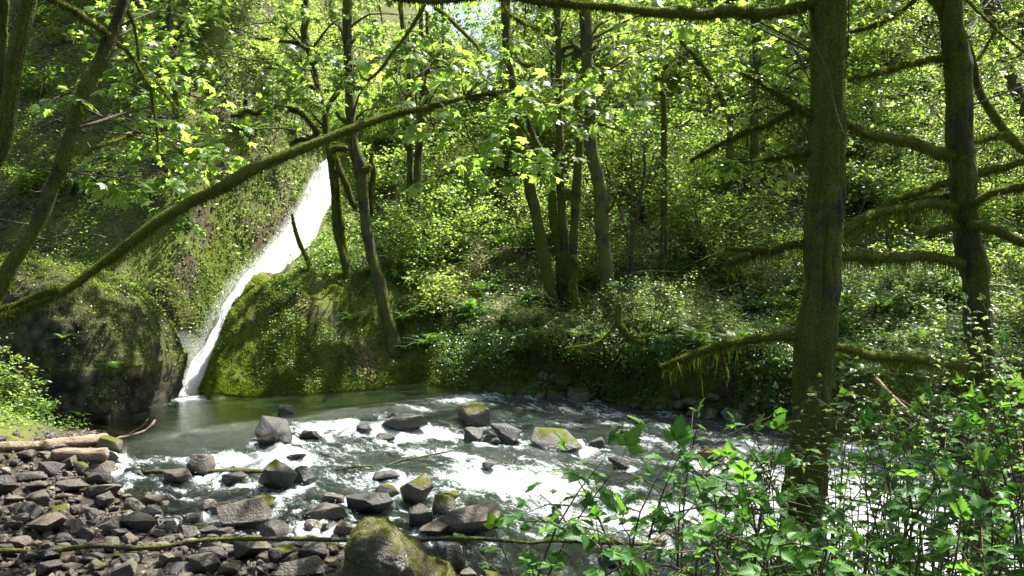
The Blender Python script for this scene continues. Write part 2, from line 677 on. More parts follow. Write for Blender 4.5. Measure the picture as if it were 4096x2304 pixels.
def rockmat(name, c0, c1, lo, hi, rough, top=.5, wet=True, m0=(.03, .032, .006), m1=(.105, .115, .012)):
    m, nt, out = newmat(name)
    pos = geo(nt)
    tc = nt.nodes.new('ShaderNodeTexCoord').outputs['Object']
    oi = nt.nodes.new('ShaderNodeObjectInfo').outputs['Random']
    n1 = noise(nt, 3, 6, .65, pos)
    n2 = noise(nt, 26, 5, .65, pos)
    c = ramp(nt, math_(nt, 'ADD', math_(nt, 'MULTIPLY', n1, .6), math_(nt, 'MULTIPLY', n2, .4)), [(.40, c0), (.61, c1)])
    hs = nt.nodes.new('ShaderNodeHueSaturation')
    nt.links.new(c, hs.inputs['Color'])
    nt.links.new(ramp(nt, oi, [(0, (.6, .6, .6)), (1, (1.5, 1.5, 1.5))]), hs.inputs['Value'])
    hs.inputs['Saturation'].default_value = 1
    c = hs.outputs[0]
    warm = ramp(nt, math_(nt, 'FRACT', math_(nt, 'MULTIPLY', oi, 7.3)), [(.55, (0, 0, 0)), (.95, (1, 1, 1))])
    c = mixc(nt, math_(nt, 'MULTIPLY', warm, .45), c, (.10, .066, .042))
    # moss grows on upward faces
    sep = nt.nodes.new('ShaderNodeSeparateXYZ')
    nt.links.new(geo(nt, 'Normal'), sep.inputs[0])
    k = math_(nt, 'ADD', math_(nt, 'MULTIPLY', sep.outputs[2], top), noise(nt, 4, 5, .7, pos))
    k = ramp(nt, k, [(lo, (0, 0, 0)), (hi, (1, 1, 1))])
    mo = ramp(nt, noise(nt, 45, 4, .6, pos), [(.3, m0), (.7, m1)])
    # wet low down
    sp = nt.nodes.new('ShaderNodeSeparateXYZ')
    nt.links.new(tc, sp.inputs[0])
    wetf = ramp(nt, math_(nt, 'ADD', sp.outputs[2], math_(nt, 'MULTIPLY', n1, .3)), [(.42, (1, 1, 1)), (.62, (0, 0, 0))]) if wet else None
    rg = rough
    if wet:
        c = mixc(nt, math_(nt, 'MULTIPLY', wetf, .62), c, (.012, .011, .009))
        rg = ramp(nt, wetf, [(0, (rough,) * 3), (1, (.16,) * 3)])
    h = math_(nt, 'ADD', n2, math_(nt, 'MULTIPLY', n1, 1.2))
    rb = princ(nt, c, rg, bump(nt, h, .8, .045), .5)
    mb = princ(nt, mo, .95, bump(nt, noise(nt, 70, 3, .6, pos), .9, .03), .15)
    nt.links.new(mixs(nt, k, rb, mb), out.inputs[0])
    return m


M['rock_grey'] = rockmat('rock_grey', (.018, .015, .009), (.070, .058, .038), 1.3, 1.45, .55)
M['rock_dark'] = rockmat('rock_dark', (.006, .0055, .004), (.026, .022, .016), 1.4, 1.5, .42)
M['rock_mosstop'] = rockmat('rock_moss_top', (.011, .010, .007), (.045, .038, .026), .88, .98, .5)
M['rock_moss'] = rockmat('rock_moss', (.04, .034, .02), (.10, .085, .055), .62, .74, .6, .35)
M['rock_front'] = rockmat('rock_front', (.035, .028, .016), (.12, .098, .06), .80, .98, .7, .45, m0=(.03, .03, .006), m1=(.11, .115, .014))
M['rock_pale'] = rockmat('rock_pale', (.05, .043, .03), (.20, .175, .125), 1.3, 1.4, .6)
M['pebble'] = rockmat('pebble', (.02, .017, .012), (.09, .076, .055), 1.5, 1.6, .35, wet=False)


def outcropmat():
    m, nt, out = newmat('outcrop_rock')
    pos = geo(nt)
    vo = nt.nodes.new('ShaderNodeTexVoronoi')
    vo.inputs['Scale'].default_value = 3.6
    vo.feature = 'F1'
    nt.links.new(mixc(nt, .12, pos, noise(nt, 3, 3, .5, pos, 1)), vo.inputs['Vector'])
    n1 = noise(nt, 1.4, 6, .7, pos)
    n2 = noise(nt, 18, 6, .7, pos)
    c = ramp(nt, math_(nt, 'ADD', math_(nt, 'MULTIPLY', vo.outputs['Distance'], .9), math_(nt, 'MULTIPLY', n2, .5)),
             [(.30, (.17, .145, .085)), (.55, (.09, .075, .042)), (.85, (.015, .012, .007))])
    sep = nt.nodes.new('ShaderNodeSeparateXYZ')
    nt.links.new(geo(nt, 'Normal'), sep.inputs[0])
    px = nt.nodes.new('ShaderNodeSeparateXYZ')
    nt.links.new(pos, px.inputs[0])
    k = math_(nt, 'ADD', math_(nt, 'MULTIPLY', sep.outputs[2], .30), n1)
    k = math_(nt, 'ADD', k, math_(nt, 'MULTIPLY', sep.outputs[0], .16))
    k = ramp(nt, k, [(.60, (0, 0, 0)), (.76, (1, 1, 1))])
    mo = ramp(nt, noise(nt, 30, 4, .6, pos), [(.3, (.03, .038, .007)), (.7, (.11, .115, .018))])
    c = mixc(nt, k, c, mo)
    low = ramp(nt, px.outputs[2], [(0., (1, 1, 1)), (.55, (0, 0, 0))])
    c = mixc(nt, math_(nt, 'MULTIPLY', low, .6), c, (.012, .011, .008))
    h = math_(nt, 'ADD', math_(nt, 'MULTIPLY', vo.outputs['Distance'], -.8), n2)
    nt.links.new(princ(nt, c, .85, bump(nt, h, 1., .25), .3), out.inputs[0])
    return m


M['outcrop'] = outcropmat()


def groundmat():
    m, nt, out = newmat('forest_floor')
    pos = geo(nt)
    n1 = noise(nt, .55, 5, .6, pos)
    n2 = noise(nt, 7, 6, .7, pos)
    n3 = noise(nt, 45, 4, .7, pos)
    soil = ramp(nt, n2, [(.3, (.018, .012, .007)), (.52, (.05, .036, .02)), (.72, (.12, .09, .05))])
    moss = ramp(nt, n3, [(.3, (.03, .042, .006)), (.7, (.12, .14, .014))])
    c = mixc(nt, ramp(nt, math_(nt, 'ADD', math_(nt, 'ADD', n1, math_(nt, 'MULTIPLY', attr(nt, 'green'), .10)), math_(nt, 'MULTIPLY', n2, .35)), [(.60, (0, 0, 0)), (.72, (1, 1, 1))]), soil, moss)
    lit = attr(nt, 'litter')
    litc = ramp(nt, n3, [(.3, (.10, .07, .04)), (.65, (.42, .33, .22))])
    c = mixc(nt, math_(nt, 'MULTIPLY', lit, ramp(nt, n2, [(.42, (0, 0, 0)), (.55, (1, 1, 1))])), c, litc)
    bed = attr(nt, 'bed')
    vo = nt.nodes.new('ShaderNodeTexVoronoi')
    vo.inputs['Scale'].default_value = 7
    nt.links.new(pos, vo.inputs['Vector'])
    bc = ramp(nt, vo.outputs['Color'], [(.1, (.02, .014, .008)), (.5, (.045, .032, .018)), (.9, (.10, .075, .045))])
    bc = mixc(nt, ramp(nt, vo.outputs['Distance'], [(.3, (0, 0, 0)), (.7, (.9, .9, .9))]), bc, (.015, .011, .007))
    c = mixc(nt, bed, c, bc)
    rg = ramp(nt, bed, [(0, (.95,) * 3), (1, (.35,) * 3)])
    h = math_(nt, 'ADD', n2, math_(nt, 'MULTIPLY', n3, .5))
    nt.links.new(princ(nt, c, rg, bump(nt, h, .8, .08), .35), out.inputs[0])
    return m


M['ground'] = groundmat()


def watermat():
    m, nt, out = newmat('stream_water')
    pos = geo(nt)
    foam = attr(nt, 'foam')
    rip = attr(nt, 'rip')
    mp = mapping(nt, pos, (1, 1, 1))
    a = noise(nt, 11, 6, .65, mp, dist=.6)
    b = noise(nt, 55, 3, .6, mp)
    h = math_(nt, 'MULTIPLY', math_(nt, 'ADD', a, math_(nt, 'MULTIPLY', b, .4)), math_(nt, 'ADD', math_(nt, 'MULTIPLY', rip, 1.), .02))
    nor = bump(nt, h, 1., .15)
    gl = nt.nodes.new('ShaderNodeBsdfGlossy')
    gl.inputs['Roughness'].default_value = .05
    gl.inputs['Color'].default_value = (1, 1, 1, 1)
    nt.links.new(nor, gl.inputs['Normal'])
    tr = nt.nodes.new('ShaderNodeBsdfTransparent')
    tr.inputs[0].default_value = (.50, .56, .42, 1)
    body = princ(nt, (.012, .026, .013), .2, nor, .5)
    fr = nt.nodes.new('ShaderNodeFresnel')
    fr.inputs[0].default_value = 1.36
    nt.links.new(nor, fr.inputs['Normal'])
    clear = mixs(nt, attr(nt, 'deep'), tr.outputs[0], body)
    base = mixs(nt, math_(nt, 'MULTIPLY', fr.outputs[0], 1.25, True), clear, gl.outputs[0])
    st = attr(nt, 'flow')
    cv = nt.nodes.new('ShaderNodeCombineXYZ')
    nt.links.new(attr(nt, 'al'), cv.inputs[0])
    nt.links.new(math_(nt, 'MULTIPLY', attr(nt, 'ac'), 2.1), cv.inputs[1])
    fn = noise(nt, 3.6, 8, .75, cv.outputs[0], dist=1.3)
    fn2 = noise(nt, 16, 6, .75, cv.outputs[0], dist=1.0)
    tx = math_(nt, 'ADD', math_(nt, 'MULTIPLY', math_(nt, 'SUBTRACT', fn, .5), 3.3), math_(nt, 'MULTIPLY', math_(nt, 'SUBTRACT', fn2, .5), 2.4))
    k = math_(nt, 'ADD', math_(nt, 'MULTIPLY', foam, .98), tx)
    k = math_(nt, 'ADD', k, math_(nt, 'MULTIPLY', st, .55))
    kk = ramp(nt, k, [(.50, (0, 0, 0)), (.72, (.35,) * 3), (1.15, (.95,) * 3)])
    fc = ramp(nt, k, [(.50, (.14, .20, .18)), (.85, (.34, .42, .40)), (1.0, (.72, .76, .76))])
    fo = princ(nt, fc, .35, bump(nt, math_(nt, 'ADD', math_(nt, 'ADD', fn, fn2), noise(nt, 70, 3, .6, pos)), 1., .07), .5)
    nt.links.new(mixs(nt, kk, base, fo), out.inputs[0])
    return m


M['water'] = watermat()


def fallmat():
    m, nt, out = newmat('white_water')
    pos = geo(nt)
    al = attr(nt, 'along')
    ac = attr(nt, 'across')
    cv = nt.nodes.new('ShaderNodeCombineXYZ')
    nt.links.new(math_(nt, 'MULTIPLY', al, 1.1), cv.inputs[0])
    nt.links.new(math_(nt, 'MULTIPLY', ac, 9), cv.inputs[1])
    n1 = noise(nt, 1.6, 6, .7, cv.outputs[0], dist=.5)
    c = ramp(nt, n1, [(.3, (.84, .87, .88)), (.6, (.93, .94, .95))])
    p = princ(nt, c, .5, bump(nt, n1, .6, .07), .5)
    tb = nt.nodes.new('ShaderNodeBsdfTranslucent')
    tb.inputs[0].default_value = (.9, .92, .93, 1)
    p = mixs(nt, .55, p, tb.outputs[0])
    tr = nt.nodes.new('ShaderNodeBsdfTransparent')
    e = attr(nt, 'solid')
    k = ramp(nt, math_(nt, 'ADD', e, math_(nt, 'MULTIPLY', math_(nt, 'SUBTRACT', n1, .5), .9)), [(.30, (0, 0, 0)), (.55, (1, 1, 1))])
    nt.links.new(mixs(nt, k, tr.outputs[0], p), out.inputs[0])
    return m


M['fall'] = fallmat()
m_, nt_, out_ = newmat('spray')
p_ = princ(nt_, (.9, .92, .93), .5)
t_ = nt_.nodes.new('ShaderNodeBsdfTranslucent')
t_.inputs[0].default_value = (.9, .92, .93, 1)
nt_.links.new(mixs(nt_, .5, p_, t_.outputs[0]), out_.inputs[0])
M['spray'] = m_
# ------------------------------------------------------------------ light
w = bpy.data.worlds.new('World')
SC.world = w
w.use_nodes = True
wn = w.node_tree
wn.nodes.clear()
sky = wn.nodes.new('ShaderNodeTexSky')
sky.sky_type = 'NISHITA'
sky.sun_disc = False
sky.sun_elevation = EL
sky.sun_rotation = AZ
bg = wn.nodes.new('ShaderNodeBackground')
bg.inputs[1].default_value = .075
sky.dust_density = 4
wo = wn.nodes.new('ShaderNodeOutputWorld')
wn.links.new(sky.outputs[0], bg.inputs[0])
wn.links.new(bg.outputs[0], wo.inputs[0])
sl = bpy.data.lights.new('sun', 'SUN')
sl.energy = 5
sl.angle = math.radians(.55)
sl.color = (1, .96, .88)
so = bpy.data.objects.new('sun', sl)
COL.objects.link(so)
so.rotation_euler = Vector(SUN).to_track_quat('Z', 'Y').to_euler()
SC.view_settings.view_transform = 'Standard'
SC.view_settings.look = 'None'
SC.view_settings.gamma = 1
SC.view_settings.exposure = 2.2
cy = SC.cycles
cy.max_bounces = 7
cy.diffuse_bounces = 3
cy.glossy_bounces = 3
cy.transmission_bounces = 4
cy.transparent_max_bounces = 12
cy.caustics_reflective = False
cy.caustics_refractive = False
cy.sample_clamp_indirect = 6
cy.use_denoising = True
try:
    cy.denoiser = 'OPENIMAGEDENOISE'
    cy.denoising_input_passes = 'RGB_ALBEDO_NORMAL'
except Exception:
    pass

# places the sun reaches through gaps in the canopy
hole(230, 345, 2.6, 2.6, .97)
hole(265, 300, 2.2, 2.2, .9)
hole(150, 290, 1.6, 1.6, .7)
hole(285, 330, 1.7, 1.8, .9)
hole(370, 365, 1.0, 1.0, .85)
hole(505, 265, 3.0, 2.6, .9)
hole(440, 300, 2.0, 2.0, .6)
hole(420, 410, 2.8, 2.0, .95)
hole(330, 432, 2.4, 1.5, .95)
hole(480, 460, 3.0, 2.0, .9)
hole(590, 440, 2.0, 1.6, .7)
hole(880, 520, 2.4, 2.6, .95)
hole(740, 480, 2.4, 2.0, .85)
hole(600, 520, 2.2, 1.2, .85)
hole(20, 410, 1.8, 1.8, .95)
hole(60, 455, 1.4, .8, .9)
hole(130, 522, .5, .3, .85)
hole(255, 508, .9, .4, .8)
hole(320, 527, .5, .3, .7)
hole(410, 520, .7, .5, .6)
hole(80, 470, .7, .5, .7)
for k in (2, 4, 6, 8, 10):
    HOLES.append((FP[k][0], FP[k][1], FP[k][2], 2.2, 2.6, .99))
hole(640, 230, 2.5, 2.5, .6)
hole(930, 300, 2.5, 2.5, .7)
for q_, r_ in ((P(500, 105, 12.8), 2.2), (P(590, 110, 13.2), 1.5), (P(420, 100, 12.5), 1.5), (P(165, 110, 13), 1.8), (P(200, 150, 13.8), 1.4), (P(120, 180, 12.2), .9), (P(740, 90, 9.3), 1.0),
               (P(985, 30, 11.2), 1.3), (P(925, 80, 12), 1.0), (P(900, 207, 9.8), .8), (P(730, 352, 8.8), .8), (P(690, 440, 4.0), .3)):
    HOLES.append((q_[0], q_[1], q_[2], r_, r_, .85))

# ------------------------------------------------------------------ ground sheet
xs = np.unique(np.concatenate([np.linspace(-60, -20, 40), np.linspace(-20, 20, 260), np.linspace(20, 60, 40)]))
ys = np.unique(np.concatenate([np.linspace(-8, 5, 30), np.linspace(5, 38, 240), np.linspace(38, 100, 60)]))
X, Y = np.meshgrid(xs, ys)
Z = terrain(X, Y)
W = water_z(X, Y)
fold = sstep(.1, 1.2, Z - W)
nx, ny = len(xs), len(ys)


def gridf(nx, ny):
    i = np.arange(ny - 1)[:, None] * nx + np.arange(nx - 1)[None]
    return np.stack([i, i + 1, i + nx + 1, i + nx], -1).reshape(-1, 4)


# leaf litter where the bank is bare and dry
LIT = [(505, 262, 3.0, 2.2), (470, 300, 1.6, 1.4), (300, 300, .35, .3), (500, 318, 1.2, .6), (365, 362, .5, .4), (690, 240, 1.5, 1.0)]
lit = np.zeros_like(X)
for u, v, rx, ry in LIT:
    p = hit(u, v)
    lit = np.maximum(lit, np.exp(-(((X - p[0]) / rx) ** 2 + ((Y - p[1]) / ry) ** 2)))
yb_ = np.interp(X, YBX, YBY)
near_b = (Y < yb_ - .3)
bed = np.where(near_b & (Z < W + .35) & (Y > 7.5), 1 - sstep(.2, .5, Z - W), 0) * 1.
sb = Y - np.interp(X, YBX, YBY)
band = sstep(-1.8, 0, X) * sstep(9, 7, X)
Yg = warp(X, Y, Z)
green = sstep(-10.5, -9, X) * sstep(-1.5, -3, X) * (sb < 4.2) + 1.8 * (Y > 38) 
g = mk('ground', np.stack([X, Yg, Z], -1).reshape(-1, 3), gridf(nx, ny), M['ground'],
       attrs={'litter': lit.ravel(), 'bed': bed.ravel(), 'green': green.ravel()})
tag(g, 'forest floor, stream bed and steep wooded hillside', None, None, 'structure')

# ------------------------------------------------------------------ stones: prototypes
ROCKP = []
for k in range(26):
    bm = bmesh.new()
    rr = random.Random(100 + k)
    flat = k % 3 == 0
    for i in range(rr.randint(11, 17)):
        a, h = rr.uniform(0, 2 * PI), rr.uniform(-1, 1)
        q = math.sqrt(1 - h * h)
        j = rr.uniform(.8, 1.0)
        bm.verts.new((q * math.cos(a) * j, q * math.sin(a) * j, (max(-.6, min(.6, h)) if flat else h) * j))
    bmesh.ops.convex_hull(bm, input=bm.verts)
    for v in [v for v in bm.verts if not v.link_faces]:
        bm.verts.remove(v)
    bmesh.ops.bevel(bm, geom=list(bm.edges), offset=rr.uniform(.02, .07), segments=2, affect='EDGES', profile=.6)
    bmesh.ops.triangulate(bm, faces=list(bm.faces))
    for _ in range(2):
        bmesh.ops.subdivide_edges(bm, edges=[e for e in bm.edges if e.calc_length() > .16], cuts=1)
        bmesh.ops.triangulate(bm, faces=list(bm.faces))
    V = np.array([v.co[:] for v in bm.verts])
    Fc = np.array([[v.index for v in f.verts] for f in bm.faces]) if bm.verts.index_update() is None else None
    bm.free()
    V = V * (1 + .07 * fbm(V * 1.8, 3, k)[:, None] + .035 * fbm(V * 6, 3, k + 50)[:, None])
    lo, hi = V.min(0), V.max(0)
    V = (V - (lo + hi) / 2) / (hi - lo)
    V[:, 2] += .5
    ROCKP.append((V, Fc))
RM = {}


def rock(k, loc, size, mat, rz=0., name='rock', label=None, cat='rock', group=None):
    """copies share one mesh per prototype; the material sits on the object"""
    k = k % len(ROCKP)
    if k not in RM:
        o = mk(name, ROCKP[k][0], ROCKP[k][1], M['rock_grey'], smooth=True)
        RM[k] = o.data
    else:
        o = bpy.data.objects.new(name, RM[k])
        COL.objects.link(o)
    o.location = [float(c) for c in loc]
    o.scale = [float(c) for c in size]
    o.rotation_euler = (0, 0, rz)
    o.material_slots[0].link = 'OBJECT'
    o.material_slots[0].material = M[mat]
    return tag(o, label, cat, group)


# u centre, v bottom, w px, h px, material, proto, label
KR = [
    (198, 476, 27, 22, 'rock_mosstop', 1, 'rounded rock with bright moss cap at left end of dark water-worn plank'),
    (174, 484, 28, 14, 'rock_dark', 3, 'dark flat-topped wet rock beside the moss-capped rock on the plank'),
    (232, 487, 24, 13, 'rock_dark', 2, 'dark slanted wedge rock in shallow water below the plank'),
    (93, 464, 42, 13, 'rock_pale', 6, 'long pale sculpted stone lying in front of the short cut log'),
    (106, 454, 23, 18, 'rock_moss', 4, 'mossy hump-backed rock at the end of the short cut log'),
    (99, 476, 32, 14, 'rock_grey', 9, 'blocky grey stone just below the long pale sculpted stone'),
    (130, 478, 26, 9, 'rock_grey', 0, 'thin tilted slab reaching into the stream from the cobble bank'),
    (99, 488, 42, 14, 'rock_grey', 12, 'broad grey slab stone, upper of two stacked level slabs on the cobble bank'),
    (94, 503, 40, 16, 'rock_grey', 15, 'broad grey slab stone, lower of two stacked level slabs on the cobble bank'),
    (28, 492, 28, 15, 'rock_grey', 5, 'square-edged brown-grey block at the left of the cobble bank'),
    (36, 509, 24, 16, 'rock_grey', 7, 'smooth tilted block just below the square-edged block, left cobble bank'),
    (53, 520, 23, 14, 'rock_moss', 8, 'small round boulder fully covered in moss on the left cobbles'),
    (40, 537, 36, 22, 'rock_grey', 10, 'large smooth domed grey boulder at lower left above the fallen branch'),
    (66, 533, 26, 14, 'rock_grey', 11, 'brown-grey stone touching the large smooth domed boulder at lower left'),
    (133, 535, 39, 21, 'rock_grey', 13, 'large flat-topped olive stone behind the fallen branch, left side'),
    (130, 523, 25, 10, 'rock_pale', 14, 'sunlit white-topped stone behind the large flat-topped olive stone'),
    (108, 535, 21, 18, 'rock_pale', 16, 'speckled pale rock left of the large flat-topped olive stone'),
    (240, 527, 48, 26, 'rock_grey', 17, 'big wedge-shaped grey-brown boulder with yellow moss stone behind it'),
    (222, 518, 25, 14, 'rock_grey', 18, 'angular stone at the left shoulder of the big wedge-shaped boulder'),
    (208, 510, 17, 10, 'rock_pale', 19, 'pale angular stone in the shallows left of the wedge-shaped boulder'),
    (190, 523, 17, 9, 'rock_pale', 20, 'pale sunlit stone alone in brown shallows'),
    (262, 508, 24, 11, 'rock_moss', 21, 'flat stone topped with bright yellow-green moss behind the wedge boulder'),
    (79, 475, 15, 13, 'rock_moss', 22, 'small mossy round rock left of the blocky grey stone'),
    (61, 470, 25, 14, 'rock_grey', 23, 'humped brown stone at the end of the white driftwood log'),
    (30, 483, 26, 10, 'rock_grey', 24, 'low flat stone above the square-edged block, left cobble bank'),
    (101, 510, 18, 18, 'rock_grey', 25, 'upright triangular stone leaning at the end of the lower slab'),
    (151, 517, 25, 10, 'rock_dark', 0, 'dark flat wet stone in the shallow brown water'),
    (129, 565, 21, 11, 'rock_grey', 1, 'oval grey stone in front of the fallen branch near the bottom edge'),
    (165, 569, 15, 15, 'rock_grey', 2, 'upright grey-green stone at the bottom edge, left part'),
    (201, 576, 31, 21, 'rock_grey', 3, 'squat dark block cut by the bottom edge below the fallen branch'),
    (227, 577, 23, 13, 'rock_grey', 4, 'grey wedge stone at the bottom edge right of the squat dark block'),
    (84, 566, 31, 17, 'rock_dark', 5, 'dark blunt stone in front of the fallen branch at lower left'),
    (45, 563, 23, 14, 'rock_dark', 8, 'dark earthy stone under the left end of the fallen branch'),
    (272, 445, 37, 27, 'rock_dark', 9, 'large black split boulder at the head of the rapids below the pool'),
    (264, 447, 18, 13, 'rock_dark', 10, 'small black rock in front of the large black split boulder'),
    (285, 414, 18, 9, 'rock_dark', 11, 'lone dark rock standing in the calm pool'),
    (311, 440, 28, 9, 'rock_dark', 12, 'low black wedge rock right of the large black split boulder'),
    (275, 492, 38, 31, 'rock_mosstop', 13, 'big dark boulder with mossy crown midstream at the end of the plank'),
    (301, 485, 24, 18, 'rock_dark', 14, 'smooth black rock against the right side of the mossy-crowned boulder'),
    (294, 462, 21, 7, 'rock_dark', 15, 'thin dark rock above the mossy-crowned midstream boulder'),
    (404, 431, 44, 16, 'rock_dark', 6, 'wide flat black slab that the rapids pour over'),
    (387, 420, 17, 7, 'rock_dark', 17, 'small pointed rock on the far edge of the flat black slab'),
    (364, 435, 16, 10, 'rock_dark', 18, 'dark round rock in the white water left of the flat black slab'),
    (384, 441, 20, 8, 'rock_dark', 19, 'dark low rock just below the flat black slab'),
    (473, 426, 37, 24, 'rock_mosstop', 20, 'rounded dark boulder with a bright green moss patch in the upper rapids'),
    (473, 443, 20, 15, 'rock_dark', 21, 'brown angular rock below the boulder with the green moss patch'),
    (506, 444, 31, 20, 'rock_dark', 22, 'tall brown slanted rock in the middle of the rapids'),
    (489, 444, 24, 8, 'rock_dark', 0, 'flat wet rock between the brown angular and the tall slanted rock'),
    (386, 481, 26, 9, 'rock_dark', 24, 'dark wet ledge rock above the large round midstream boulder'),
    (416, 506, 34, 30, 'rock_mosstop', 25, 'large round grey boulder with moss on its right shoulder'),
    (386, 497, 28, 11, 'rock_mosstop', 0, 'low moss-topped stone left of the large round grey boulder'),
    (443, 516, 25, 21, 'rock_moss', 1, 'block fully covered in bright moss right of the large round boulder'),
    (451, 506, 17, 14, 'rock_moss', 2, 'small moss-covered block tucked behind the bright mossy block'),
    (368, 514, 47, 19, 'rock_dark', 3, 'broad smooth black wet boulder at the edge of the rapids'),
    (331, 505, 24, 11, 'rock_grey', 4, 'brown flat stone left of the broad smooth black boulder'),
    (308, 520, 30, 24, 'rock_grey', 5, 'tall brown-grey stone leaning on the big cracked block'),
    (323, 524, 44, 18, 'rock_grey', 6, 'big cracked grey block in the middle of the near stones'),
    (420, 531, 25, 24, 'rock_dark', 7, 'dark angular rock between the mossy front boulder and the bright mossy block'),
    (465, 538, 68, 30, 'rock_grey', 8, 'very wide low grey boulder at the edge of the water, centre'),
    (433, 539, 28, 15, 'rock_grey', 10, 'rounded brown stone in front of the very wide low boulder'),
    (312, 532, 19, 12, 'rock_pale', 11, 'pale pinkish round stone below the big cracked block'),
    (326, 534, 13, 11, 'rock_moss', 12, 'tiny round stone coated with yellow moss below the big cracked block'),
    (342, 538, 20, 17, 'rock_grey', 13, 'grey stone with moss flecks right of the tiny yellow-mossed stone'),
    (274, 540, 34, 17, 'rock_grey', 14, 'reddish-brown oblong stone behind the fallen branch'),
    (311, 561, 31, 19, 'rock_grey', 16, 'slanted olive-grey boulder just in front of the fallen branch'),
    (301, 578, 43, 18, 'rock_grey', 17, 'broad grey stone at the bottom edge left of the mossy front boulder'),
    (250, 560, 36, 21, 'rock_mosstop', 18, 'reddish stone with moss along its top directly under the fallen branch'),
    (452, 572, 25, 28, 'rock_grey', 19, 'tall grey slab leaning behind the right flank of the mossy front boulder'),
    (557, 450, 50, 20, 'rock_mosstop', 9, 'wide dark rock topped with shaggy moss in the rapids behind the leaves'),
    (634, 438, 24, 8, 'rock_dark', 21, 'black flat rock in the dark rapids below the far bank'),
    (620, 468, 22, 11, 'rock_dark', 22, 'black rock in the white water behind the salmonberry leaves'),
    (593, 447, 24, 9, 'rock_dark', 23, 'low rock to the right of the wide shaggy moss-topped rock'),
    (582, 402, 28, 15, 'rock_moss', 24, 'large mossy rock at the foot of the dark undercut bank'),
    (660, 545, 17, 9, 'rock_grey', 25, 'small grey rounded stone glimpsed through the salmonberry leaves'),
    (612, 566, 26, 16, 'rock_dark', 0, 'dark stone under the fallen branch among the salmonberry leaves'),
    (490, 470, 16, 8, 'rock_dark', 2, 'small black rock nearly swallowed by foam in mid rapids'),
    (715, 462, 30, 12, 'rock_moss', 3, 'mossy rock in the rapids behind the sunlit salmonberry shoots'),
]
KPOS = []
for (u, v, wp, hp, mt, k, lb) in KR:
    p = hit(u, v)
    d = p[1]
    w_, h_ = wp / F * d * 1.06, hp / F * d * 1.0
    dep = w_ * (.62 if wp > hp * 2 else .8)
    h_ = h_ * .97
    sink = .2
    H2 = h_ * (1 + sink)
    rock(k, (p[0], d + dep * .35, p[2] - h_ * sink), (w_, dep, H2), mt, 0, 'rock', lb, 'rock')
    KPOS.append((p[0], d + dep * .35, max(w_, dep) / 2, w_ / 2, h_))

# mossy rocks along the foot of the far bank
for i in range(34):
    x = rng.uniform(.3, 7.2)
    y = np.interp(x, YBX, YBY) - rng.uniform(-.2, .5)
    s = rng.uniform(.2, .55)
    z = max(ground(x, y), float(water_z(np.array([x]), np.array([y]))[0])) - s * .25
    rock(int(rng.integers(26)), (x, y, z), (s * 1.3, s, s * .9), 'rock_moss', rng.uniform(0, 6), 'mossy_rock',
         'dark mossy rock at the waterline under the undercut far bank', 'rock', 'mossy rocks along the far waterline')

# cobbles: individually placed
placed = [(a, b, c * .8) for a, b, c, _, _ in KPOS]
cnt = 0
tries = 0
GR = 'loose cobbles on the near bank'
while cnt < 250 and tries < 20000:
    tries += 1
    u, v = rng.uniform(-20, 500), rng.uniform(452, 590)
    if v < 452 + max(0, (u - 90)) * .17:
        continue
    if v < np.interp(u, [90, 115, 150, 230, 340, 430], [450, 490, 512, 526, 528, 542]) and rng.random() < .88:
        continue
    if u > 340 and v < 520:
        continue
    p = hit(u, v)
    s = .13 + .34 * rng.random() ** 2.0
    if any((p[0] - a) ** 2 + (p[1] - b) ** 2 < (c + s * .42) ** 2 for a, b, c in placed):
        continue
    placed.append((p[0], p[1], s * .5))
    gz = ground(p[0], p[1])
    hh = s * rng.uniform(.35, .75)
    mt = ['rock_grey', 'rock_grey', 'rock_grey', 'rock_dark', 'rock_pale', 'rock_mosstop'][int(rng.choice(6, p=[.28, .2, .16, .12, .11, .13]))]
    rock(int(rng.integers(26)), (p[0], p[1], gz - hh * .2), (s * rng.uniform(.9, 1.5), s * rng.uniform(.7, 1.), hh * 1.2), mt, rng.uniform(-.5, .5) + PI * rng.integers(2),
         'cobble', 'loose angular stone among the cobbles of the near bank', 'stone', GR)
    cnt += 1

# pebbles
ico = bmesh.new()
bmesh.ops.create_icosphere(ico, subdivisions=1, radius=1)
IV = np.array([v.co[:] for v in ico.verts])
IF = np.array([[v.index for v in f.verts] for f in ico.faces])
ico.free()
n = 9000
px = rng.uniform(-9.5, 1.8, n)
py = rng.uniform(8, 19, n)
sh = np.interp(px, SHX, SHY)
ok = (py < sh + .1 + .3 * rng.random(n))
px, py = px[ok], py[ok]
pz = terrain(px, py)
n = len(px)
s = .02 + .06 * rng.random(n) ** 2
V = IV[None] * (s[:, None] * rng.uniform(.5, 1.3, (n, 3)))[:, None] * (1 + .25 * rng.normal(0, 1, (n, 12)))[:, :, None]
V = V + np.stack([px, py, pz], -1)[:, None]
pe = mk('pebbles', V.reshape(-1, 3), (IF[None] + (np.arange(n) * 12)[:, None, None]).reshape(-1, 3), M['pebble'], smooth=False)
tag(pe, 'small wet gravel and pebbles between the cobbles', None, None, 'stuff')

# the big mossy boulder in front and the rock outcrop beside the falls


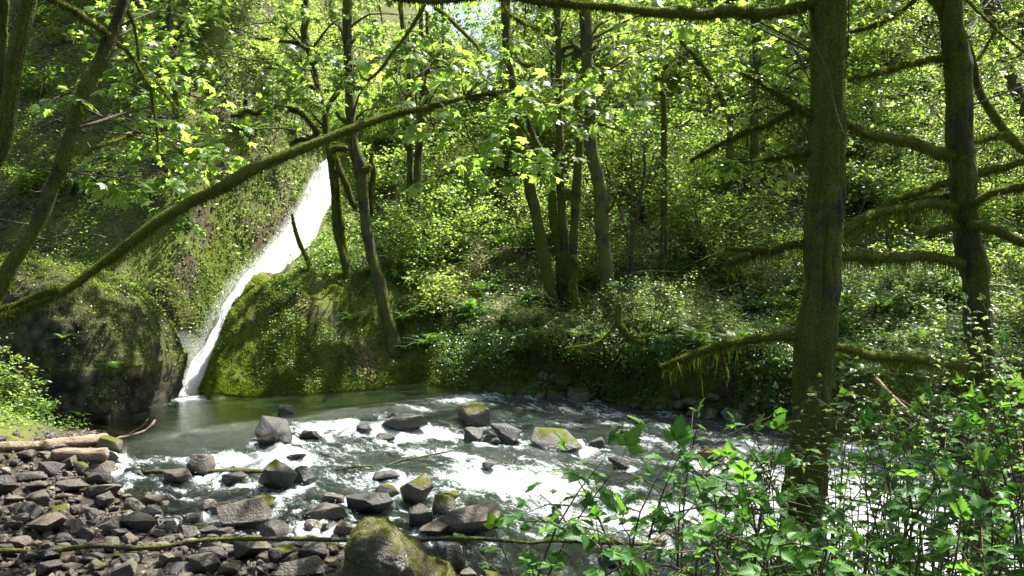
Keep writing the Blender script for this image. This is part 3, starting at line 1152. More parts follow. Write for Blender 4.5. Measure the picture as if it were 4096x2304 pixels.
def blob(name, c, rad, mat, nu=150, nv=100, ex=.7, amp=.12, fr=1.2, seed=0, mod=None, parent=None):
    th = np.linspace(0, 2 * PI, nu, endpoint=False)
    ph = np.linspace(-PI / 2, PI / 2, nv)
    T, Q = np.meshgrid(th, ph)
    sg = lambda a: np.sign(a) * np.abs(a) ** ex
    d = np.stack([sg(np.cos(T)) * sg(np.cos(Q)), sg(np.sin(T)) * sg(np.cos(Q)), sg(np.sin(Q))], -1)
    v = d * np.array(rad)
    if mod is not None:
        v = mod(v)
    v = v + np.array(c)
    n1 = fbm(v * fr, 5, seed, .55)
    n2 = np.abs(fbm(v * fr * 4, 3, seed + 9))
    v = v + nrm(d) * (amp * 2 * n1 + amp * .5 * n2)[..., None]
    i = np.arange(nv - 1)[:, None] * nu
    j = np.arange(nu)[None]
    f = np.stack([i + j, i + (j + 1) % nu, i + nu + (j + 1) % nu, i + nu + j], -1).reshape(-1, 4)
    return mk(name, v.reshape(-1, 3), f, mat, parent, origin=np.array(c) if parent is None else None), v


pb = P(394, 560, 9.95)


def mod_b(v):
    v = v.copy()
    k = v[..., 2] / .5
    v[..., 0] = v[..., 0] * (1 - .20 * k) - .17 * k
    v[..., 2] -= np.maximum(v[..., 0] + .12, 0) * .62 * (k > 0) * np.clip(k * 2, 0, 1)
    v[..., 2] -= np.maximum(-v[..., 0] - .35, 0) * .5 * (k > 0)
    return v


bb, BV = blob('boulder', (pb[0] + .02, 9.95, -.15), (.66, .50, .58), M['rock_front'], 150, 100, .72, .075, 2.2, 4, mod_b)
tag(bb, 'large mossy boulder at the bottom edge with a ridge sloping down to the right', 'boulder')


def mod_o(v):
    v = v.copy()
    k = v[..., 2] / 2.0
    v[..., 0] = v[..., 0] - np.where(v[..., 0] > 0, .62 * np.maximum(k + .15, 0) ** 1.6, 0)
    v[..., 2] = v[..., 2] - np.where((k > 0) & (v[..., 0] > .2), .18 * (v[..., 0] - .2), 0)
    v[..., 1] = v[..., 1] + np.where(v[..., 1] < 0, .35 * (k + .3), 0)
    return v


oc = thing('rock_outcrop', 'huge dark conglomerate outcrop with moss and ferns left of the falls', 'rock outcrop', (-11.5, 21.4, 1.6))
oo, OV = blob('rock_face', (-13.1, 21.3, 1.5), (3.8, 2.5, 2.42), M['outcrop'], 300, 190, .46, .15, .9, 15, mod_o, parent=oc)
# small plants and moss on the outcrop
OVf = OV.reshape(-1, 3)
gy = np.gradient(OV, axis=0)
gx = np.gradient(OV, axis=1)
ON = nrm(np.cross(gx, gy)).reshape(-1, 3)
wt = np.clip(ON[:, 2] * .8 + .30, .03, 1) * sstep(-.1, .25, fbm(OVf * .8, 3, 61) + .45 * ON[:, 2] + .25 * ON[:, 0]) * (OVf[:, 2] > .35)
area = np.linalg.norm(np.cross(gx, gy), axis=-1).ravel()
wt = wt * area
a1 = Acc()
n = 8500
i = rng.choice(len(OVf), n, p=wt / wt.sum())
pos = OVf[i] + ON[i] * rng.uniform(.0, .09, n)[:, None] + rng.normal(0, .03, (n, 3))
dr = ON[i] * .6 + rng.normal(0, .5, (n, 3)) + np.array([0, 0, -.3])
leaves(a1, DIAM, pos, rng.uniform(.03, .075, n), dr, ON[i] * .5 + np.array([0, 0, .8]) + rng.normal(0, .35, (n, 3)))
a1.make('herbs', M['herb'], oc)
a1 = Acc()
n = 24000
i = rng.choice(len(OVf), n, p=wt / wt.sum())
base = OVf[i]
dr = nrm(ON[i] + rng.normal(0, .5, (n, 3)) + np.array([0, 0, -.5]))
sd = nrm(np.cross(dr, rng.normal(0, 1, (n, 3)))) * .012
ln = rng.uniform(.03, .09, n)[:, None]
a1.add(np.stack([base - sd, base + sd, base + dr * ln], 1).reshape(-1, 3), np.arange(n * 3).reshape(-1, 3), rnd=np.repeat(rng.random(n), 3))
a1.make('moss', M['mossfuzz'], oc)
# moss on the front boulder
a1 = Acc()
BVf = BV.reshape(-1, 3)
gy = np.gradient(BV, axis=0)
gx = np.gradient(BV, axis=1)
BN = nrm(np.cross(gx, gy)).reshape(-1, 3)
wt = (np.clip(BN[:, 2] + .3, .05, 1) * sstep(-.2, .2, fbm(BVf * 2.2, 3, 8) + .1)) * np.linalg.norm(np.cross(gx, gy), axis=-1).ravel()
n = 15000
i = rng.choice(len(BVf), n, p=wt / wt.sum())
base = BVf[i]
dr = nrm(BN[i] + rng.normal(0, .6, (n, 3)))
sd = nrm(np.cross(dr, rng.normal(0, 1, (n, 3)))) * .004
a1.add(np.stack([base - sd, base + sd, base + dr * rng.uniform(.008, .026, n)[:, None]], 1).reshape(-1, 3), np.arange(n * 3).reshape(-1, 3), rnd=np.repeat(rng.random(n), 3))
a1.make('moss', M['mossfuzz'], bb)
# second mossy bulge behind
b2, B2V = blob('boulder', (-10.75, 24.6, 1.0), (.85, .85, 2.3), M['outcrop'], 90, 60, .8, .12, 1.4, 22)
tag(b2, 'mossy bulge of rock between the dark outcrop and the falls', 'boulder')
gy = np.gradient(B2V, axis=0)
gx = np.gradient(B2V, axis=1)
cr_ = np.cross(gx, gy)
N2, V2 = nrm(cr_).reshape(-1, 3), B2V.reshape(-1, 3)
wt = np.linalg.norm(cr_, axis=-1).ravel() * np.clip(N2[:, 2] + .7, .1, 1)
a1, a2 = Acc(), Acc()
n = 9000
i = rng.choice(len(V2), n, p=wt / wt.sum())
dr = nrm(N2[i] + rng.normal(0, .5, (n, 3)) + np.array([0, 0, -.4]))
sd = nrm(np.cross(dr, rng.normal(0, 1, (n, 3)))) * .014
a1.add(np.stack([V2[i] - sd, V2[i] + sd, V2[i] + dr * rng.uniform(.04, .11, n)[:, None]], 1).reshape(-1, 3), np.arange(n * 3).reshape(-1, 3), rnd=np.repeat(rng.random(n), 3))
a1.make('moss', M['mossbright'], b2)
i = rng.choice(len(V2), 2500, p=wt / wt.sum())
leaves(a2, DIAM, V2[i] + N2[i] * .05, rng.uniform(.04, .09, 2500), N2[i] + rng.normal(0, .5, (2500, 3)), np.array([0, -.2, 1.]) + rng.normal(0, .4, (2500, 3)))
a2.make('herbs', M['herb'], b2)

# ------------------------------------------------------------------ water surface
wx = np.arange(-13, 17, .065)
wy = np.arange(8.2, 25.5, .065)
X, Y = np.meshgrid(wx, wy)
Wz = water_z(X, Y)
q = (X + 5.6) * .69 - (Y - 18.8) * .72
rip = sstep(-1.2, 1.5, q) * .92 + .06
# flow coordinates
al_ = X * .69 - Y * .72
ac_ = X * .72 + Y * .69
FO = [(485, 397, 2.2, .7, 1.1), (450, 400, 1.2, .5, .8), (425, 408, 1.5, .5, .75), (330, 424, 1.8, .45, 1.0), (370, 432, 1.9, .5, .85), (430, 436, 1.6, .6, .8), (300, 434, 1.0, .3, .5),
      (350, 448, 1.4, .45, .45), (235, 462, 1.5, .45, 1.0), (270, 456, 1.2, .4, .9), (215, 450, 1.0, .25, .35), (300, 452, .9, .3, .5), (440, 452, .8, .3, .5), (460, 458, .9, .4, .5),
      (482, 478, 1.8, .7, .8), (520, 466, 1.3, .5, .7), (500, 495, 1.6, .6, .75), (450, 480, .7, .3, .5), (590, 425, 1.4, .35, .55), (560, 408, 1.6, .4, .6), (620, 415, 1.2, .3, .55),
      (660, 445, 1.2, .4, .5), (620, 490, 1.6, .5, .7), (600, 520, 1.5, .5, .7), (660, 510, 1.6, .6, .7), (720, 470, 1.6, .6, .6), (760, 450, 1.6, .5, .6),
      (740, 520, 1.6, .9, .85), (860, 500, 2.0, 1.0, .95), (900, 550, 1.6, .9, 1.), (960, 520, 1.6, 1.2, .95), (850, 450, 1.8, .6, .7), (960, 560, 1.5, .8, 1.), (790, 560, 1.0, .6, .8),
      (540, 535, 1.1, .4, .55), (193, 398, .8, .9, 1.6), (160, 462, 1.0, .12, .4), (170, 497, 1.1, .1, .35), (192, 407, .9, .35, .6)]
foam = np.full_like(X, -.25)
foam += .22 * sstep(.2, 3, q) + .35 * sstep(2.5, 5, X) * sstep(1, 4, q)
for u, v, rx, ry, s in FO:
    p = hit(u, v)
    foam += 1.0 * s * np.exp(-(((X - p[0]) / rx) ** 2 + ((Y - p[1]) / ry) ** 2) * 1.0)
gz = np.gradient(Wz, axis=0) / .065
gxx = np.gradient(Wz, axis=1) / .065
slope = np.hypot(gz, gxx)
foam += 1.3 * np.clip(slope - .07, 0, .5)
disp = np.zeros_like(X)
for (kx, ky, kr, kw, kh) in KPOS:
    if ky > np.interp(kx, SHX, SHY) - .3:
        rx_, ry_ = X - kx, Y - ky
        r = np.hypot(rx_, ry_) / (kr + .05)
        a_ = (rx_ * .69 - ry_ * .72)
        c_ = (rx_ * .72 + ry_ * .69)
        lo = float(q[np.argmin(np.abs(wy - ky)), np.argmin(np.abs(wx - kx))])
        st = .35 if lo < 0 else 1
        foam += st * .45 * np.exp(-((r - 1.05) / .28) ** 2)
        foam += st * .55 * np.exp(-(c_ / (kr * .9)) ** 2) * np.where(a_ > 0, np.exp(-a_ / (kr * 3)), 0) * (r > .8)
        disp += st * .035 * np.exp(-((r - 1.1) / .35) ** 2) * np.where(a_ < 0, 1, -.6)
foam += .12 * np.exp(-(((X + 5.2) / 3.2) ** 2 + ((Y - 14.6) / 1.0) ** 2))  # foam traces on the left shallows, doubling as painted glints
foam += .55 * f2(al_ * .55, ac_ * 1.5, 1.0, 4, 41)
foam = np.where(q < -.4, np.minimum(foam, .1 + 1.3 * np.exp(-(((X + 9.5) / 1.3) ** 2 + ((Y - 23) / 1.3) ** 2))), foam)
flow = np.abs(f2(al_ * .7, ac_ * 2.2, 1.1, 4, 51)) * -2.2 + .45
amp = rip * np.clip(.45 + foam * .6, .35, 1.3)
Zw = Wz + disp + amp * (.13 * f2(al_ * .8, ac_ * 1.6, 1., 4, 43) + .085 * (.25 - np.abs(f2(al_, ac_ * 1.5, 2.4, 3, 44))) + .035 * f2(X, Y, 9, 3, 45)) + .004 * f2(X, Y, 3, 2, 46)
Tz = terrain(X, Y)
deep = sstep(.05, .42, Wz - Tz) * .8
keepc = (Tz < Wz + .12)
FQ = gridf(len(wx), len(wy))
kf = keepc.ravel()[FQ].any(1)
ws = mk('water', np.stack([X, Y, Zw], -1).reshape(-1, 3), FQ[kf], M['water'],
        attrs={'foam': foam.ravel(), 'rip': rip.ravel(), 'deep': deep.ravel(), 'flow': (flow * rip).ravel(), 'al': al_.ravel(), 'ac': ac_.ravel()})
tag(ws, 'clear pool breaking into white foaming rapids over rocks', None, None, 'structure')

# white droplets over the rapids, put there as glints of sun sparkle
a1 = Acc()
fi = np.clip(foam.ravel() - .55, 0, 1) * keepc.ravel() * (q.ravel() > 0)
n = 9000
i = rng.choice(len(fi), n, p=fi / fi.sum())
base = np.stack([X, Y, Zw], -1).reshape(-1, 3)[i] + rng.normal(0, .03, (n, 3))
base[:, 2] += np.abs(rng.normal(0, .035, n))
dr = rng.normal(0, 1, (n, 3))
leaves(a1, DIAM, base, rng.uniform(.006, .022, n), dr, rng.normal(0, 1, (n, 3)))
sp = a1.make('spray', M['spray'])
tag(sp, 'white droplets above the rapids, put in as sun glints', None, None, 'stuff')

# ------------------------------------------------------------------ waterfall
pp, ww = smooth_path(FP, FWID / 2, .08)
m_ = len(pp)
nc = 34
ac = np.linspace(-1, 1, nc)
al = np.concatenate([[0], np.cumsum(np.linalg.norm(np.diff(pp, axis=0), axis=1))])
AL, AC = np.meshgrid(al, ac, indexing='ij')
wob = 1 + .16 * vn(np.stack([al * .9, np.zeros(m_), np.zeros(m_)], -1), 5)
V = pp[:, None] + np.stack([AC * (ww * wob * 1.15)[:, None], -.25 * (1 - AC ** 2) - .0 * AC, .18 * (1 - AC ** 2)], -1)
nz = fbm(np.stack([AL * 1.2, AC * 4, AL * 0], -1), 4, 3)
V[..., 1] -= .10 * nz
V[..., 2] += .10 * nz
solid = 1.45 - np.abs(AC) ** 4 * 1.15
low = sstep(al[-1] * .62, al[-1] * .8, AL) * (1 - sstep(al[-1] * .9, al[-1], AL))
solid -= low * .38 * sstep(.5, -.9, AC)
f = gridf(nc, m_)
wf = mk('waterfall', V.reshape(-1, 3), f, M['fall'], attrs={'along': AL.ravel(), 'across': AC.ravel(), 'solid': solid.ravel()})
tag(wf, 'white waterfall sliding down the rock chute into the pool', 'waterfall')
wf['kind'] = 'structure'
a1 = Acc()
n = 44000
k = (rng.beta(2.2, 1.3, n) * (m_ - 1)).astype(int)
side = np.where(rng.random(n) < .8, -1, 1)
off = side * (ww[k] * rng.uniform(.55, 1.0, n) + np.abs(rng.normal(0, 1, n)) * np.where(side < 0, .06 + .42 * sstep(.5, .72, k / m_), .04))
pos = pp[k] + np.stack([off, -np.abs(rng.normal(0, .2, n)) - .1, rng.normal(.05, .12, n)], -1)
leaves(a1, DIAM, pos, rng.uniform(.008, .022, n), np.array([0, -.1, -1]) + rng.normal(0, .25, (n, 3)), rng.normal(0, 1, (n, 3)))
sp = a1.make('spray', M['spray'])
tag(sp, 'fine white spray drifting from the edges of the waterfall', None, None, 'stuff')
mm, mnt, mo_ = newmat('mist_air')
pv = mnt.nodes.new('ShaderNodeVolumePrincipled')
pv.inputs['Color'].default_value = (.95, .97, 1, 1)
pv.inputs['Density'].default_value = .18
pv.inputs['Anisotropy'].default_value = .3
mnt.links.new(pv.outputs[0], mo_.inputs['Volume'])
mst, _ = blob('mist', (-9.75, 23.6, .75), (.85, .8, 1.0), mm, 40, 28, .95, .10, 1.2, 31)
tag(mst, 'pale mist hanging where the waterfall meets the pool', None, None, 'stuff')
# ------------------------------------------------------------------ trees
def sticks(acc, a, b, ra, rb):
    a, b = np.asarray(a), np.asarray(b)
    n = len(a)
    if n == 0:
        return
    t = nrm(b - a)
    s = nrm(np.cross(t, np.array([.3, .2, 1.0])))
    c = np.cross(t, s)
    ra = np.broadcast_to(ra, (n,))[:, None]
    rb = np.broadcast_to(rb, (n,))[:, None]
    o = []
    for p, r in ((a, ra), (b, rb)):
        for k in range(3):
            o.append(p + (s * math.cos(k * 2.094) + c * math.sin(k * 2.094)) * r)
    V = np.stack(o, 1).reshape(-1, 3)
    f = np.array([(0, 1, 4, 3), (1, 2, 5, 4), (2, 0, 3, 5)])
    acc.add(V, (f[None] + (np.arange(n) * 6)[:, None, None]).reshape(-1, 4))


def spray(al, at, c, head, r, n, size, tmpl, sun=True, droop=.35, fallp=.03):
    """a layered bough end: twigs fanning out with leaves on both sides"""
    head = nrm(np.array([head[0], head[1], 0.]) + 1e-6)
    side = np.array([-head[1], head[0], 0])
    nt_ = max(3, n // 7)
    ang = rng.uniform(-1.1, 1.1, nt_)
    ln = r * rng.uniform(.6, 1.15, nt_)
    d = head * np.cos(ang)[:, None] + side * np.sin(ang)[:, None]
    d[:, 2] = rng.uniform(-.55, .12, nt_)
    k = rng.integers(0, nt_, n)
    f = rng.uniform(.25, 1.05, n)
    pos = c + d[k] * (ln[k] * f)[:, None]
    pos[:, 2] -= droop * r * f ** 2 * .6
    out = nrm(d[k] * .8 + rng.normal(0, .6, (n, 3)) + np.array([0, 0, -droop]))
    pos = pos + out * (size * .45)
    ok = keep(pos, fallp, sun)
    nr = np.array([0, -.25, 1.]) + rng.normal(0, .42, (n, 3))
    sz = size * rng.uniform(.6, 1.15, n)
    if ok.any():
        leaves(al, tmpl, pos[ok], sz[ok], out[ok], nr[ok])
    if ok.mean() > .35:
        e = c + d * ln[:, None]
        e[:, 2] -= droop * r * .5
        mid = c + d * ln[:, None] * .5
        mid[:, 2] -= droop * r * .12
        sticks(at, np.repeat(c[None], nt_, 0), mid, .009, .006)
        sticks(at, mid, e, .006, .003)


def pxline(pts, d0, d1=None):
    n = len(pts)
    d1 = d0 if d1 is None else d1
    dd = np.linspace(d0, d1, n)
    p = np.array([P(u, v, d) for (u, v, w_), d in zip(pts, dd)])
    r = np.array([w_ / 2 / F * d for (u, v, w_), d in zip(pts, dd)])
    return p, r


def extend_up(p, r, top, endr=.35, wob=.5):
    a = p[0]
    t = nrm(p[0] - p[min(3, len(p) - 1)])
    t = nrm(t * .6 + np.array([0, .0, .8]))
    L = top - a[2]
    out, rr = [], []
    for k in (1., .75, .5, .25):
        q = a + t * L * k
        q[:2] += rng.normal(0, wob * k * .5, 2)
        out.append(q)
        rr.append(r[0] * (1 - (1 - endr) * k))
    return np.vstack([out, p]), np.concatenate([rr, r])


def crown_into(al, at, alimb, base_pts, centres, rad, nspr, nleaf, size, tmpl, sr=.8, sun=True, limb_r=.05):
    """centres: (N,3) cluster centres; a limb runs from the trunk to each"""
    for c in centres:
        c = np.asarray(c, float)
        if base_pts is not None:
            dz = base_pts - c
            i = int(np.argmin(np.linalg.norm(dz * np.array([1, 1, 1.0]) + np.array([0, 0, .8]), axis=1)))
            s = base_pts[i]
            L = np.linalg.norm(c - s)
            if L > .4:
                m = (s + c) / 2 + np.array([0, 0, .12 * L]) + rng.normal(0, .08 * L, 3)
                tube(alimb, [s, m, c], [limb_r, limb_r * .6, limb_r * .25], 6, .4, .12, 3, int(rng.integers(99)))
        for _ in range(nspr):
            o = rng.normal(0, 1, 3)
            o = o / max(1, np.linalg.norm(o)) * np.array(rad) * rng.uniform(.3, 1) ** .5
            cc = c + o
            h = o + (rng.normal(0, .4, 3)) + np.array([0, -.3, 0])
            if rng.random() < .35:
                sticks(at, c[None], cc[None], .014, .008)
            spray(al, at, cc, h, sr * rng.uniform(.7, 1.2), nleaf, size, tmpl, sun)


TREES = {}


def tree(name, label, cat, stems, group=None, bark='bark', limbs=(), crown=None, fz=None, limbmat='moss_limb', leafm='maple'):
    """stems: list of (pxpts, d0, d1, top or None). limbs: list of (pxpts, d0, d1, hang)"""
    P0 = [pxline(s[0], s[1], s[2]) for s in stems]
    base = P0[0][0][-1]
    t = thing(name, label, cat, base, group)
    acc = Acc()
    allp = []
    fzs = Acc()
    for (p, r), s in zip(P0, stems):
        if s[3]:
            p, r = extend_up(p, r, s[3])
        gb = p[-1].copy()
        gz_ = ground(gb[0], gb[1])
        if gb[2] > gz_ - .15 and (len(s) < 5 or s[4]):
            gb2 = gb.copy()
            gb2[2] = min(gz_ - .25, gb[2] - .2)
            p = np.vstack([p, gb2])
            r = np.concatenate([r, [r[-1] * 1.35]])
        d_ = s[1]
        r = r * (.80 if name == 'fallen_maple' else .9)
        tube(acc, p, r, (64 if d_ < 9 else 40) if d_ < 16 else 16, .05 if d_ < 16 else .15, .17, 2.4 if d_ < 16 else 3., len(TREES) * 7 + 3, ridge=.10 if bark != 'moss_limb' else .04)
        sp, _ = smooth_path(p, r, .4)
        allp.append(sp)
        if fz:
            fuzz(fzs, p, r, fz[0], fz[1], fz[2], fz[3], fz[4])
    acc.make('trunk', M[bark], t)
    allp = np.vstack(allp)
    for pts, d0, d1, hang in limbs:
        p, r = pxline(pts, d0, d1)
        a2, f2_ = Acc(), Acc()
        tube(a2, p, r * 1.0, 10, .08, .22, 5, int(rng.integers(99)))
        if d0 < 16 and r[0] > .02:
            q_, qr = smooth_path(p, r, .05)
            for _ in range(int(rng.integers(4, 9))):
                j = int(rng.uniform(.15, .97) * len(q_))
                dv = nrm(rng.normal(0, 1, 3) * np.array([1, .7, .8]) + (q_[-1] - q_[0]) * .5)
                L_ = rng.uniform(.10, .42)
                tube(a2, [q_[j], q_[j] + dv * L_ * .5 + rng.normal(0, .02, 3), q_[j] + dv * L_ + rng.normal(0, .04, 3) - np.array([0, 0, .05])], [max(.006, qr[j] * .25), .005, .002], 5, .06, .2, 5, 1)
        lb = a2.make('limb', M[limbmat], t)
        n_ = int(np.linalg.norm(np.diff(p, axis=0), axis=1).sum() * (2600 if hang > 0 else 900))
        if hang >= 0:
            fuzz(f2_, p, r * .85, max(60, n_), .028 if d0 < 14 else .04, .30 if hang else .1, hang or .05, .0045 if d0 < 14 else .008)
            f2_.make('moss', M['mossbright'] if hang else M['mossfuzz'], lb)
    fzs.make('moss', M['mossfuzz'], t)
    if crown:
        al, at, ab = Acc(), Acc(), Acc()
        for c in crown:
            crown_into(al, at, ab, allp if c.get('limb', True) else None, c['c'], c['r'], c['n'], c['nl'], c['s'], c['t'], c.get('sr', .8), c.get('sun', True), c.get('lr', .05))
        make_crown('crown', al, [at, ab], [M[leafm], M['twig']], t)
    TREES[label] = t
    return t


def cpx(lst, jit=.0):
    return [P(u, v, d) for u, v, d in lst]


def overhead(cx, cy, n, rx=2.6, ry=2.6, z0=9.5, z1=14):
    o = []
    for _ in range(n):
        x, y = cx + rng.uniform(-rx, rx), cy + rng.uniform(-ry, ry)
        zt = 3.6 + .36 * y + .6
        o.append((x, y, max(zt, rng.uniform(z0, z1))))
    return o


OV_ = dict(r=(1.3, 1.3, .7), n=4, nl=24, s=.26, t=STAR, sr=1.0, lr=.06)
# --- far left pair of mossy trunks
tree('maple_tree', 'mossy trunk partly cut off by the left edge, leftmost tree of all', 'tree',
     [([(4, -8, 10), (3, 20, 10), (3, 40, 9), (1, 80, 10), (-3, 110, 10), (-14, 170, 11), (-30, 260, 13), (-42, 360, 15), (-50, 520, 17)], 8.6, 9.4, 10.5)], bark='bark_mossy',
     fz=(5000, .016, .08, .07, .005), crown=[dict(c=overhead(-8, 12, 7), **OV_)])
tree('maple_tree', 'curved mossy trunk leaning off the left edge, beside the leftmost trunk', 'tree',
     [([(30, -8, 14), (29, 0, 14), (22, 30, 15), (16, 55, 15), (12, 80, 15), (9, 105, 16), (6, 130, 16), (0, 150, 16), (-8, 168, 16), (-22, 230, 17), (-34, 330, 19), (-44, 520, 21)], 8.0, 8.4, 10)],
     bark='bark_mossy', fz=(9000, .016, .08, .07, .005), crown=[dict(c=overhead(-5.5, 11.5, 7), **OV_)])
# --- leaning maple at left with hanging sprays
tree('maple_tree', 'mossy maple leaning to the right with bright leaf sprays, left of the falls', 'tree',
     [([(127, -8, 10), (124, 0, 10), (115, 28, 12), (107, 46, 14), (101, 60, 13), (93, 76, 11), (86, 86, 14), (79, 106, 13), (72, 130, 12), (67, 146, 15), (60, 170, 15), (53, 185, 12),
        (46, 203, 14), (40, 216, 14), (32, 233, 11), (22, 248, 13), (13, 262, 15), (4, 279, 17), (-8, 300, 19), (-30, 340, 20), (-60, 410, 22)], 11.4, 10.4, 10.5)], bark='bark_mossy',
     fz=(12000, .018, .08, .08, .006),
     limbs=[([(109, 35, 6), (98, 27, 6), (85, 19, 7), (76, 11, 6), (63, 5, 5), (46, -3, 4)], 11.2, 10.6, .07),
            ([(117, 43, 4), (128, 52, 3), (137, 65, 3), (144, 78, 3), (150, 88, 2.6), (153, 107, 2.2), (157, 130, 2), (158, 152, 1.4)], 11.3, 12.5, 0),
            ([(137, 65, 2), (152, 76, 1.6), (166, 95, 1.4), (178, 112, 1)], 12, 13, 0),
            ([(126, 8, 3), (134, 26, 3), (138, 50, 2.4), (140, 80, 2)], 11.4, 12, 0),
            ([(70, 164, 4), (80, 156, 3), (96, 147, 3), (118, 140, 3), (140, 131, 2), (160, 128, 1)], 10.9, 13, 0)],
     crown=[dict(c=cpx([(150, 92, 12.6), (166, 118, 13), (184, 142, 13.5), (150, 128, 12.6), (205, 132, 14), (196, 158, 13.6), (172, 72, 13), (140, 60, 12.5), (165, 172, 13), (212, 158, 14.2),
                        (150, 30, 12.6), (170, 45, 13.5), (190, 95, 13.8), (128, 172, 12)]), r=(.55, .6, .35), n=5, nl=10, s=.165, t=MAPLE, sr=.42, lr=.02, sun=False),
            dict(c=cpx([(95, 175, 12.2), (60, 92, 11), (112, 185, 12.4), (171, 205, 13.2), (188, 218, 13.4), (152, 188, 13)]), r=(.18, .2, .08), n=2, nl=7, s=.17, t=MAPLE, sr=.3, limb=False, sun=False),
            dict(c=overhead(-4, 15, 8, 3, 3), **OV_)])
# --- long leaning limb crossing the falls
tree('fallen_maple', 'long mossy leaning trunk crossing diagonally in front of the falls from the left edge', 'tree',
     [([(464, 97, 4), (447, 102, 6), (427, 108, 7), (403, 112, 8), (379, 119, 8), (359, 126, 9), (340, 133, 9), (316, 143, 10), (286, 155, 12), (256, 167, 14), (219, 189, 14), (189, 203, 12),
        (159, 221, 13), (129, 244, 12), (99, 266, 9), (68, 288, 10), (34, 304, 12), (-6, 321, 12), (-60, 345, 13), (-110, 380, 14)], 12.6, 10.0, None, False)], bark='moss_limb',
     fz=(30000, .018, .22, .09, .0045),
     limbs=[([(463, 98, 3.5), (485, 95, 3), (512, 97, 2.6), (542, 102, 2.4), (564, 109, 2.2), (588, 119, 2), (605, 126, 1.6), (625, 132, 1)], 12.6, 13.2, 0),
            ([(60, 291, 5), (40, 294, 5), (20, 303, 4), (2, 309, 4), (-20, 315, 4)], 10.3, 10, .05),
            ([(500, 96, 2), (515, 118, 2), (530, 138, 1.6), (544, 160, 1)], 12.8, 12.8, 0),
            ([(425, 4, 4), (416, 20, 3.5), (407, 34, 3), (398, 46, 3), (391, 54, 3), (385, 64, 3), (379, 71, 3), (368, 80, 3), (362, 78, 2), (359, 70, 2)], 12.5, 12.5, 0)],
     crown=[dict(c=cpx([(462, 68, 12.8), (490, 80, 12.8), (520, 82, 13), (545, 95, 13), (560, 118, 13), (580, 112, 13.2), (600, 105, 13.4), (478, 100, 12.6), (505, 120, 12.8), (528, 140, 12.8), (548, 150, 13),
                        (415, 88, 12.4), (432, 62, 12.6), (445, 128, 12.5), (470, 140, 12.6), (510, 165, 12.8), (440, 170, 12.6), (400, 60, 12.6), (570, 80, 13.2), (486, 50, 12.9), (606, 90, 13.4), (555, 148, 13)]),
                 r=(.6, .6, .34), n=3, nl=7, s=.205, t=MAPLE, sr=.36, lr=.012, sun=False)])
# --- slim trunks in front of the falls' right side
tree('maple_tree', 'slender crooked mossy tree with forked stems at the waterfall\'s right side', 'tree',
     [([(305, -8, 8), (305, 0, 8), (306, 20, 8), (304, 32, 8), (310, 52, 8), (314, 70, 7), (319, 92, 6), (325, 111, 7), (326, 129, 7), (329, 149, 7), (332, 169, 8), (334, 191, 7), (335, 215, 7),
        (337, 235, 7), (343, 255, 8), (347, 275, 9), (349, 296, 11)], 25.5, 26.2, 12),
      ([(336, 168, 4), (338, 190, 4.5), (340, 215, 5), (343, 240, 6), (347, 262, 6)], 26, 26.2, None, False)], bark='bark_mossy',
     fz=(4000, .035, .2, .12, .010),
     limbs=[([(334, 153, 5), (341, 173, 5.5), (347, 186, 5.5), (351, 199, 5), (356, 208, 4)], 25.8, 26.2, .1),
            ([(320, 133, 5), (314, 127, 5), (306, 117, 5), (298, 111, 5), (287, 109, 5), (276, 107, 5), (265, 109, 5), (256, 113, 4.5), (248, 110, 4.5), (240, 115, 3.5), (231, 115, 2)], 25.5, 24.5, .15),
            ([(248, 111, 3.5), (245, 104, 3.5), (246, 99, 3)], 24.7, 24.6, .1),
            ([(331, 150, 6), (338, 148, 6), (346, 148, 5)], 25.6, 25, .12),
            ([(318, 130, 3), (310, 140, 3), (300, 139, 3), (290, 144, 2)], 25.5, 25, .12),
            ([(306, 48, 5), (296, 43, 4), (284, 41, 3), (270, 40, 3), (255, 38, 2)], 25.5, 25, 0),
            ([(325, 115, 3), (331, 103, 3), (340, 92, 2)], 25.5, 25.5, 0)],
     crown=[dict(c=cpx([(280, 20, 25), (300, 60, 25), (250, 60, 24), (270, 85, 24.5), (235, 30, 24), (330, 40, 26), (225, 80, 24), (300, 100, 25), (345, 70, 25.5), (245, 130, 24), (350, 15, 26), (210, 50, 24)]),
                 r=(1.5, 1.2, .8), n=7, nl=22, s=.24, t=STAR, sr=.9),
            dict(c=overhead(-7.5, 27, 5, 3, 3, 13, 16), **OV_)])
tree('dead_snag', 'small mossy leaning snag standing before the white water of the falls', 'tree',
     [([(292, 214, 2.5), (294, 225, 4), (298, 239, 4.5), (303, 251, 5), (309, 263, 5), (315, 280, 6)], 26.2, 26.4, None)], bark='moss_limb', fz=(900, .04, .1, .06, .01))
